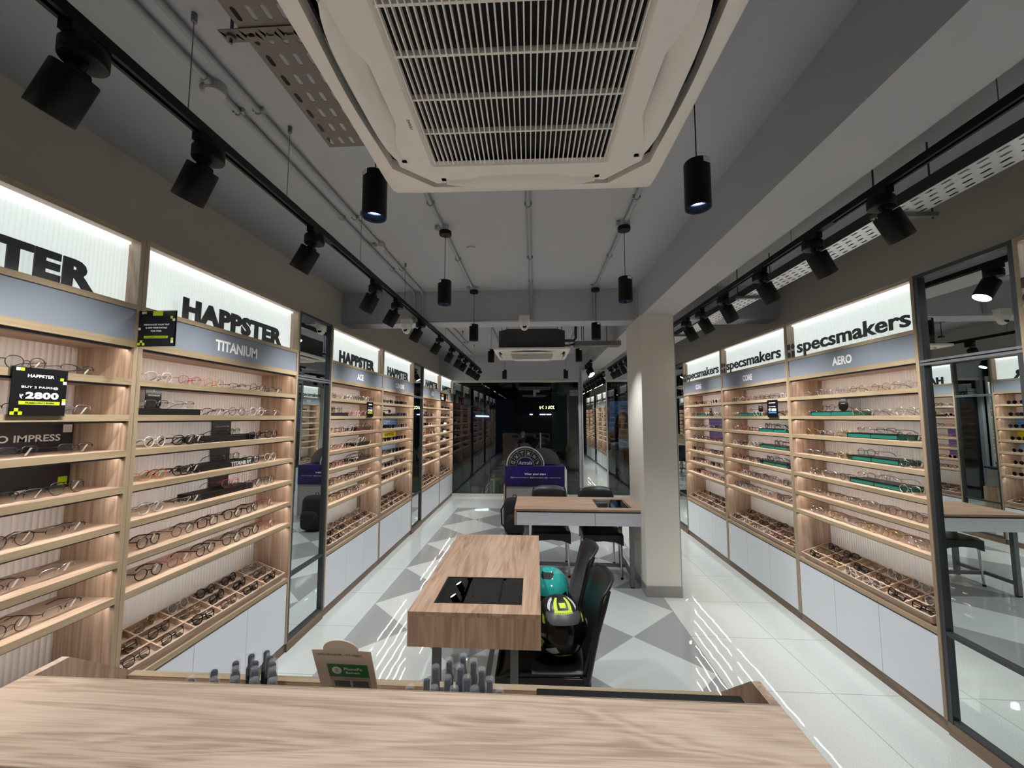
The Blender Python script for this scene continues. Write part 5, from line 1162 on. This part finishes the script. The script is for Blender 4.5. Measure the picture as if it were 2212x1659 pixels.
# ------------------------------------------------------------------ cards and posters in the cabinets
def card(name, loc, rz, W, H, label, cat='sign', m_=None, th=0.003, acryl=False, parent=None):
    t = empty(name, loc, rz, label, cat); MB().box(-W / 2, W / 2, 0, th, 0, H).build('card_face', m_ or CARD, t)
    if acryl: MB().box(-W / 2 - .003, W / 2 + .003, th, th + 0.003, -.003, H + .003).build('card_holder', ACRYL, t)
    return t
def checks(t, lst, s_=0.011):
    for nm, m_ in (('lime_square', LIME), ('white_square', PAPER)):
        q = MB()
        for x, z, k in lst:
            if k == nm[0]: q.box(x, x + s_, -0.0008, 0, z, z + s_)
        if q.v: q.build(nm, m_, t)
RL, RRr = R(90), R(-90)
t = card('price_card', (XL + 0.012, 1.345, 1.655), RL, 0.162, 0.166, 'black price card reading 2800 on the shelf of the left edge cabinet', acryl=True)
write(t, 'HAPPSTER', WINK, h=0.011, wd=0.078, bold=0.03, cx=0.0, cz=0.138); write(t, 'BUY 2 PAIRS@', WINK, h=0.0095, wd=0.108, bold=0.012, cx=0.0, cz=0.098)
write(t, '2800', WINK, h=0.024, wd=0.098, bold=0.05, cx=0.008, cz=0.070); write(t, '₹', WINK, h=0.015, cx=-0.052, cz=0.066, bold=0.02)
MB().box(-0.058, 0.062, -0.0008, 0, 0.038, 0.050).build('lime_bar', LIME, t); write(t, 'FRAME+ARC LENSES', INK, h=0.006, wd=0.085, bold=0.03, cx=0.002, cz=0.044, y=-0.0008)
checks(t, [(-0.072, 0.153, 'w'), (-0.060, 0.153, 'l'), (0.058, 0.126, 'l'), (0.068, 0.114, 'w'), (0.069, 0.050, 'l'), (0.069, 0.039, 'w'), (-0.068, 0.014, 'l'), (-0.079, 0.003, 'l'), (-0.057, 0.003, 'l')])
t = card('poster_panel', (XL - DP + 0.012, 1.325, 1.31), RL, 0.71, 0.320, 'dark poster reading TO IMPRESS behind the shelves at the left edge', m_=mat('charcoal_poster', '252226', 0.6))
write(t, 'TO IMPRESS', PAPER, h=0.028, wd=0.235, bold=0.02, cx=0.19, cz=0.255); checks(t, [(0.315, 0.275, 'w'), (0.312, 0.055, 'l'), (0.17, 0.02, 'w')], 0.034)
t = card('promotion_card', (XL + 0.088, 1.690, 1.963), 0, 0.168, 0.155, 'black card about free initials sticking out between the two nearest left cabinets', acryl=True)
write(t, 'PERSONALIZE YOUR TINT', WINK, h=0.007, wd=0.118, bold=0.03, cx=0, cz=0.094); write(t, '& ADD YOUR INITIALS', WINK, h=0.007, wd=0.10, bold=0.03, cx=0, cz=0.080); write(t, 'FOR FREE.', WINK, h=0.007, wd=0.05, bold=0.03, cx=0, cz=0.066)
MB().box(-0.055, 0.055, -0.0008, 0, 0.033, 0.044).box(-0.020, 0.026, -0.0008, 0, 0.134, 0.155).build('lime_bar', LIME, t); write(t, 'EYEGLASSES / SUNGLASSES', INK, h=0.005, wd=0.10, bold=0.03, cx=0, cz=0.0385, y=-0.0008)
checks(t, [(-0.072, 0.142, 'w'), (-0.061, 0.142, 'l'), (0.062, 0.121, 'l'), (0.073, 0.110, 'w'), (-0.084, 0.070, 'w'), (-0.073, 0.013, 'l'), (-0.084, 0.002, 'l'), (-0.062, 0.002, 'l'), (0.070, 0.024, 'l'), (0.070, 0.012, 'w')])
def small_tag(key, lx, k, W, H, txt, label, ly=0.10, z_up=0.034, round_=False):
    t = empty('range_card', world_of(key, lx, ly, SH[k] + z_up), rz_of(key), label, 'sign', 'small range cards on the shelves')
    if round_: MB().prism([(W / 2 * math.cos(R(a)), H / 2 + H / 2 * math.sin(R(a))) for a in range(0, 360, 18)], 0, 0.003, 'y').box(-W * .3, W * .3, -0.01, 0.02, 0, 0.003).build('card_face', CARD, t)
    else: MB().box(-W / 2, W / 2, 0, 0.003, 0, H).build('card_face', CARD, t)
    write(t, txt, WINK, h=0.008, wd=min(W * .72, 0.012 * len(txt)), bold=0.03, cx=0, cz=H * 0.62); write(t, 'T', WINK, h=0.010, cx=0, cz=H * 0.84, bold=0.03)
small_tag('B', 0.26, 1, 0.088, 0.105, 'TITANIUM', 'small black card reading TITANIUM standing on a black box', ly=0.17)
small_tag('C', 0.19, 1, 0.085, 0.10, 'ACE', 'small black range card on the second shelf of the near ACE cabinet', ly=0.17)
small_tag('D', 0.12, 1, 0.08, 0.09, 'CLIP-ONS', 'small black range card on the second shelf of the CLIP-ONS cabinet', ly=0.17)
small_tag('I', 0.375, 1, 0.10, 0.095, 'AERO', 'round black card reading AERO on the teal box', ly=0.17, round_=True)
small_tag('H', 0.48, 1, 0.085, 0.085, 'CORE', 'small black card reading CORE on the nearer CORE cabinet', ly=0.17, round_=True)
small_tag('G', 0.49, 1, 0.07, 0.075, 'CORE', 'small black card on the second shelf of the farther CORE cabinet', ly=0.17)
for x, H_, z0 in ((2.527, 0.12, 1.522), (2.527, 0.118, 1.367), (2.527, 0.118, 1.212)): pass
t = card('poster_panel', (XL - DP + 0.012, 2.53, 1.215), RL, 0.155, 0.44, 'narrow dark violet poster behind the middle shelves of the TITANIUM cabinet', m_=mat('dark_poster', '1d1622', 0.5))
write(t, 'Strong never felt this light', WINK, h=0.007, wd=0.12, cx=0, cz=0.375); write(t, 'Astralis', WINK, h=0.024, cx=0, cz=0.25, shear=0.25)
t = card('price_card', (XL + 0.012, 4.245, 1.652), RL, 0.16, 0.156, 'black price card reading 2800 on the near ACE cabinet')
write(t, 'HAPPSTER', WINK, h=0.012, wd=0.085, bold=0.03, cx=0, cz=0.13); write(t, 'BUY 2 PAIRS@', WINK, h=0.009, wd=0.10, cx=0, cz=0.095); write(t, '₹2800', WINK, h=0.024, wd=0.12, bold=0.04, cx=0, cz=0.068); MB().box(-0.06, 0.06, -0.0008, 0, 0.036, 0.048).build('lime_bar', LIME, t)
t = card('price_card', (XR - 0.012, 3.832, 1.648), RRr, 0.16, 0.156, 'black price card reading 1880 on the nearer CORE cabinet')
write(t, 'specsmakers', WINK, h=0.013, wd=0.10, bold=0.02, cx=0, cz=0.13); write(t, 'BUY 2 PAIRS@', WINK, h=0.009, wd=0.10, cx=0, cz=0.095); write(t, '₹1880', WINK, h=0.026, wd=0.12, bold=0.04, cx=0, cz=0.068); MB().box(-0.06, 0.06, -0.0008, 0, 0.036, 0.048).build('blue_bar', BLUE, t)
t = card('offer_card', (XL + 0.010, 7.79, 1.955), RL, 0.60, 0.145, 'dark offer card with orange portrait on the farthest left cabinet')
write(t, '50%', ORANGE, h=0.05, wd=0.18, bold=0.03, cx=-0.17, cz=0.105); write(t, '50%', WINK, h=0.05, wd=0.18, bold=0.03, cx=-0.17, cz=0.045)
MB().prism([(0.10, 0), (0.28, 0), (0.25, 0.05), (0.20, 0.07), (0.14, 0.05)], -0.001, 0, 'y').build('dress_print', ORANGE, t); MB().prism([(0.195 + 0.04 * math.cos(R(a)), 0.095 + 0.035 * math.sin(R(a))) for a in range(0, 360, 24)], -0.001, 0, 'y').build('face_print', SKIN, t)
def back_poster(key, lx, W, z0, H, m_, label):
    return card('poster_panel', world_of(key, lx, DP - 0.012, z0), rz_of(key), W, H, label, m_=m_)
t = back_poster('D', 0.93, 0.62, SH[2] + .002, 0.118, mat('sky_blue_poster', '5f8fd0', 0.5), 'blue poster behind the third shelf of the CLIP-ONS cabinet'); write(t, 'CLIP IT', WINK, h=0.05, cx=-0.1, cz=0.07)
t = back_poster('D', 0.93, 0.62, SH[3] + .002, 0.118, YEL, 'yellow poster behind the fourth shelf of the CLIP-ONS cabinet'); write(t, 'HAPPSTER', INK, h=0.045, wd=0.35, bold=0.03, cx=0.0, cz=0.06)
t = back_poster('D', 0.93, 0.62, SH[4] + .002, 0.118, mat('pale_blue_poster', '9db8d8', 0.5), 'pale blue poster behind the fifth shelf of the CLIP-ONS cabinet')
t = back_poster('G', 0.62, 0.78, SH[2] + .002, 0.118, PURP, 'violet poster with sandals behind the third shelf of the farther CORE cabinet')
q = MB()
for x in (0.16, 0.27): q.prism([(x + 0.03 * math.cos(R(a)), 0.07 + 0.045 * math.sin(R(a))) for a in range(0, 360, 30)], -0.001, 0, 'y')
q.build('sandal_print', ORANGE, t)
t = back_poster('G', 0.62, 0.78, SH[3] + .002, 0.118, PURP, 'violet and white poster behind the fourth shelf of the farther CORE cabinet'); MB().prism([(0.0, 0.10), (0.39, 0.10), (0.39, 0.02), (0.04, 0.02)], -0.001, 0, 'y').build('white_print', PAPER, t); write(t, 'SPECSMAKERS', INK, h=0.035, wd=0.26, cx=0.2, cz=0.06, y=-0.001, bold=0.02)
for k in (3, 4, 5):
    t = back_poster('E', 0.25, 0.30, SH[k] + .002, 0.118, PURP, 'lilac poster behind the %s shelf of the far ACE cabinet' % SHN[k])
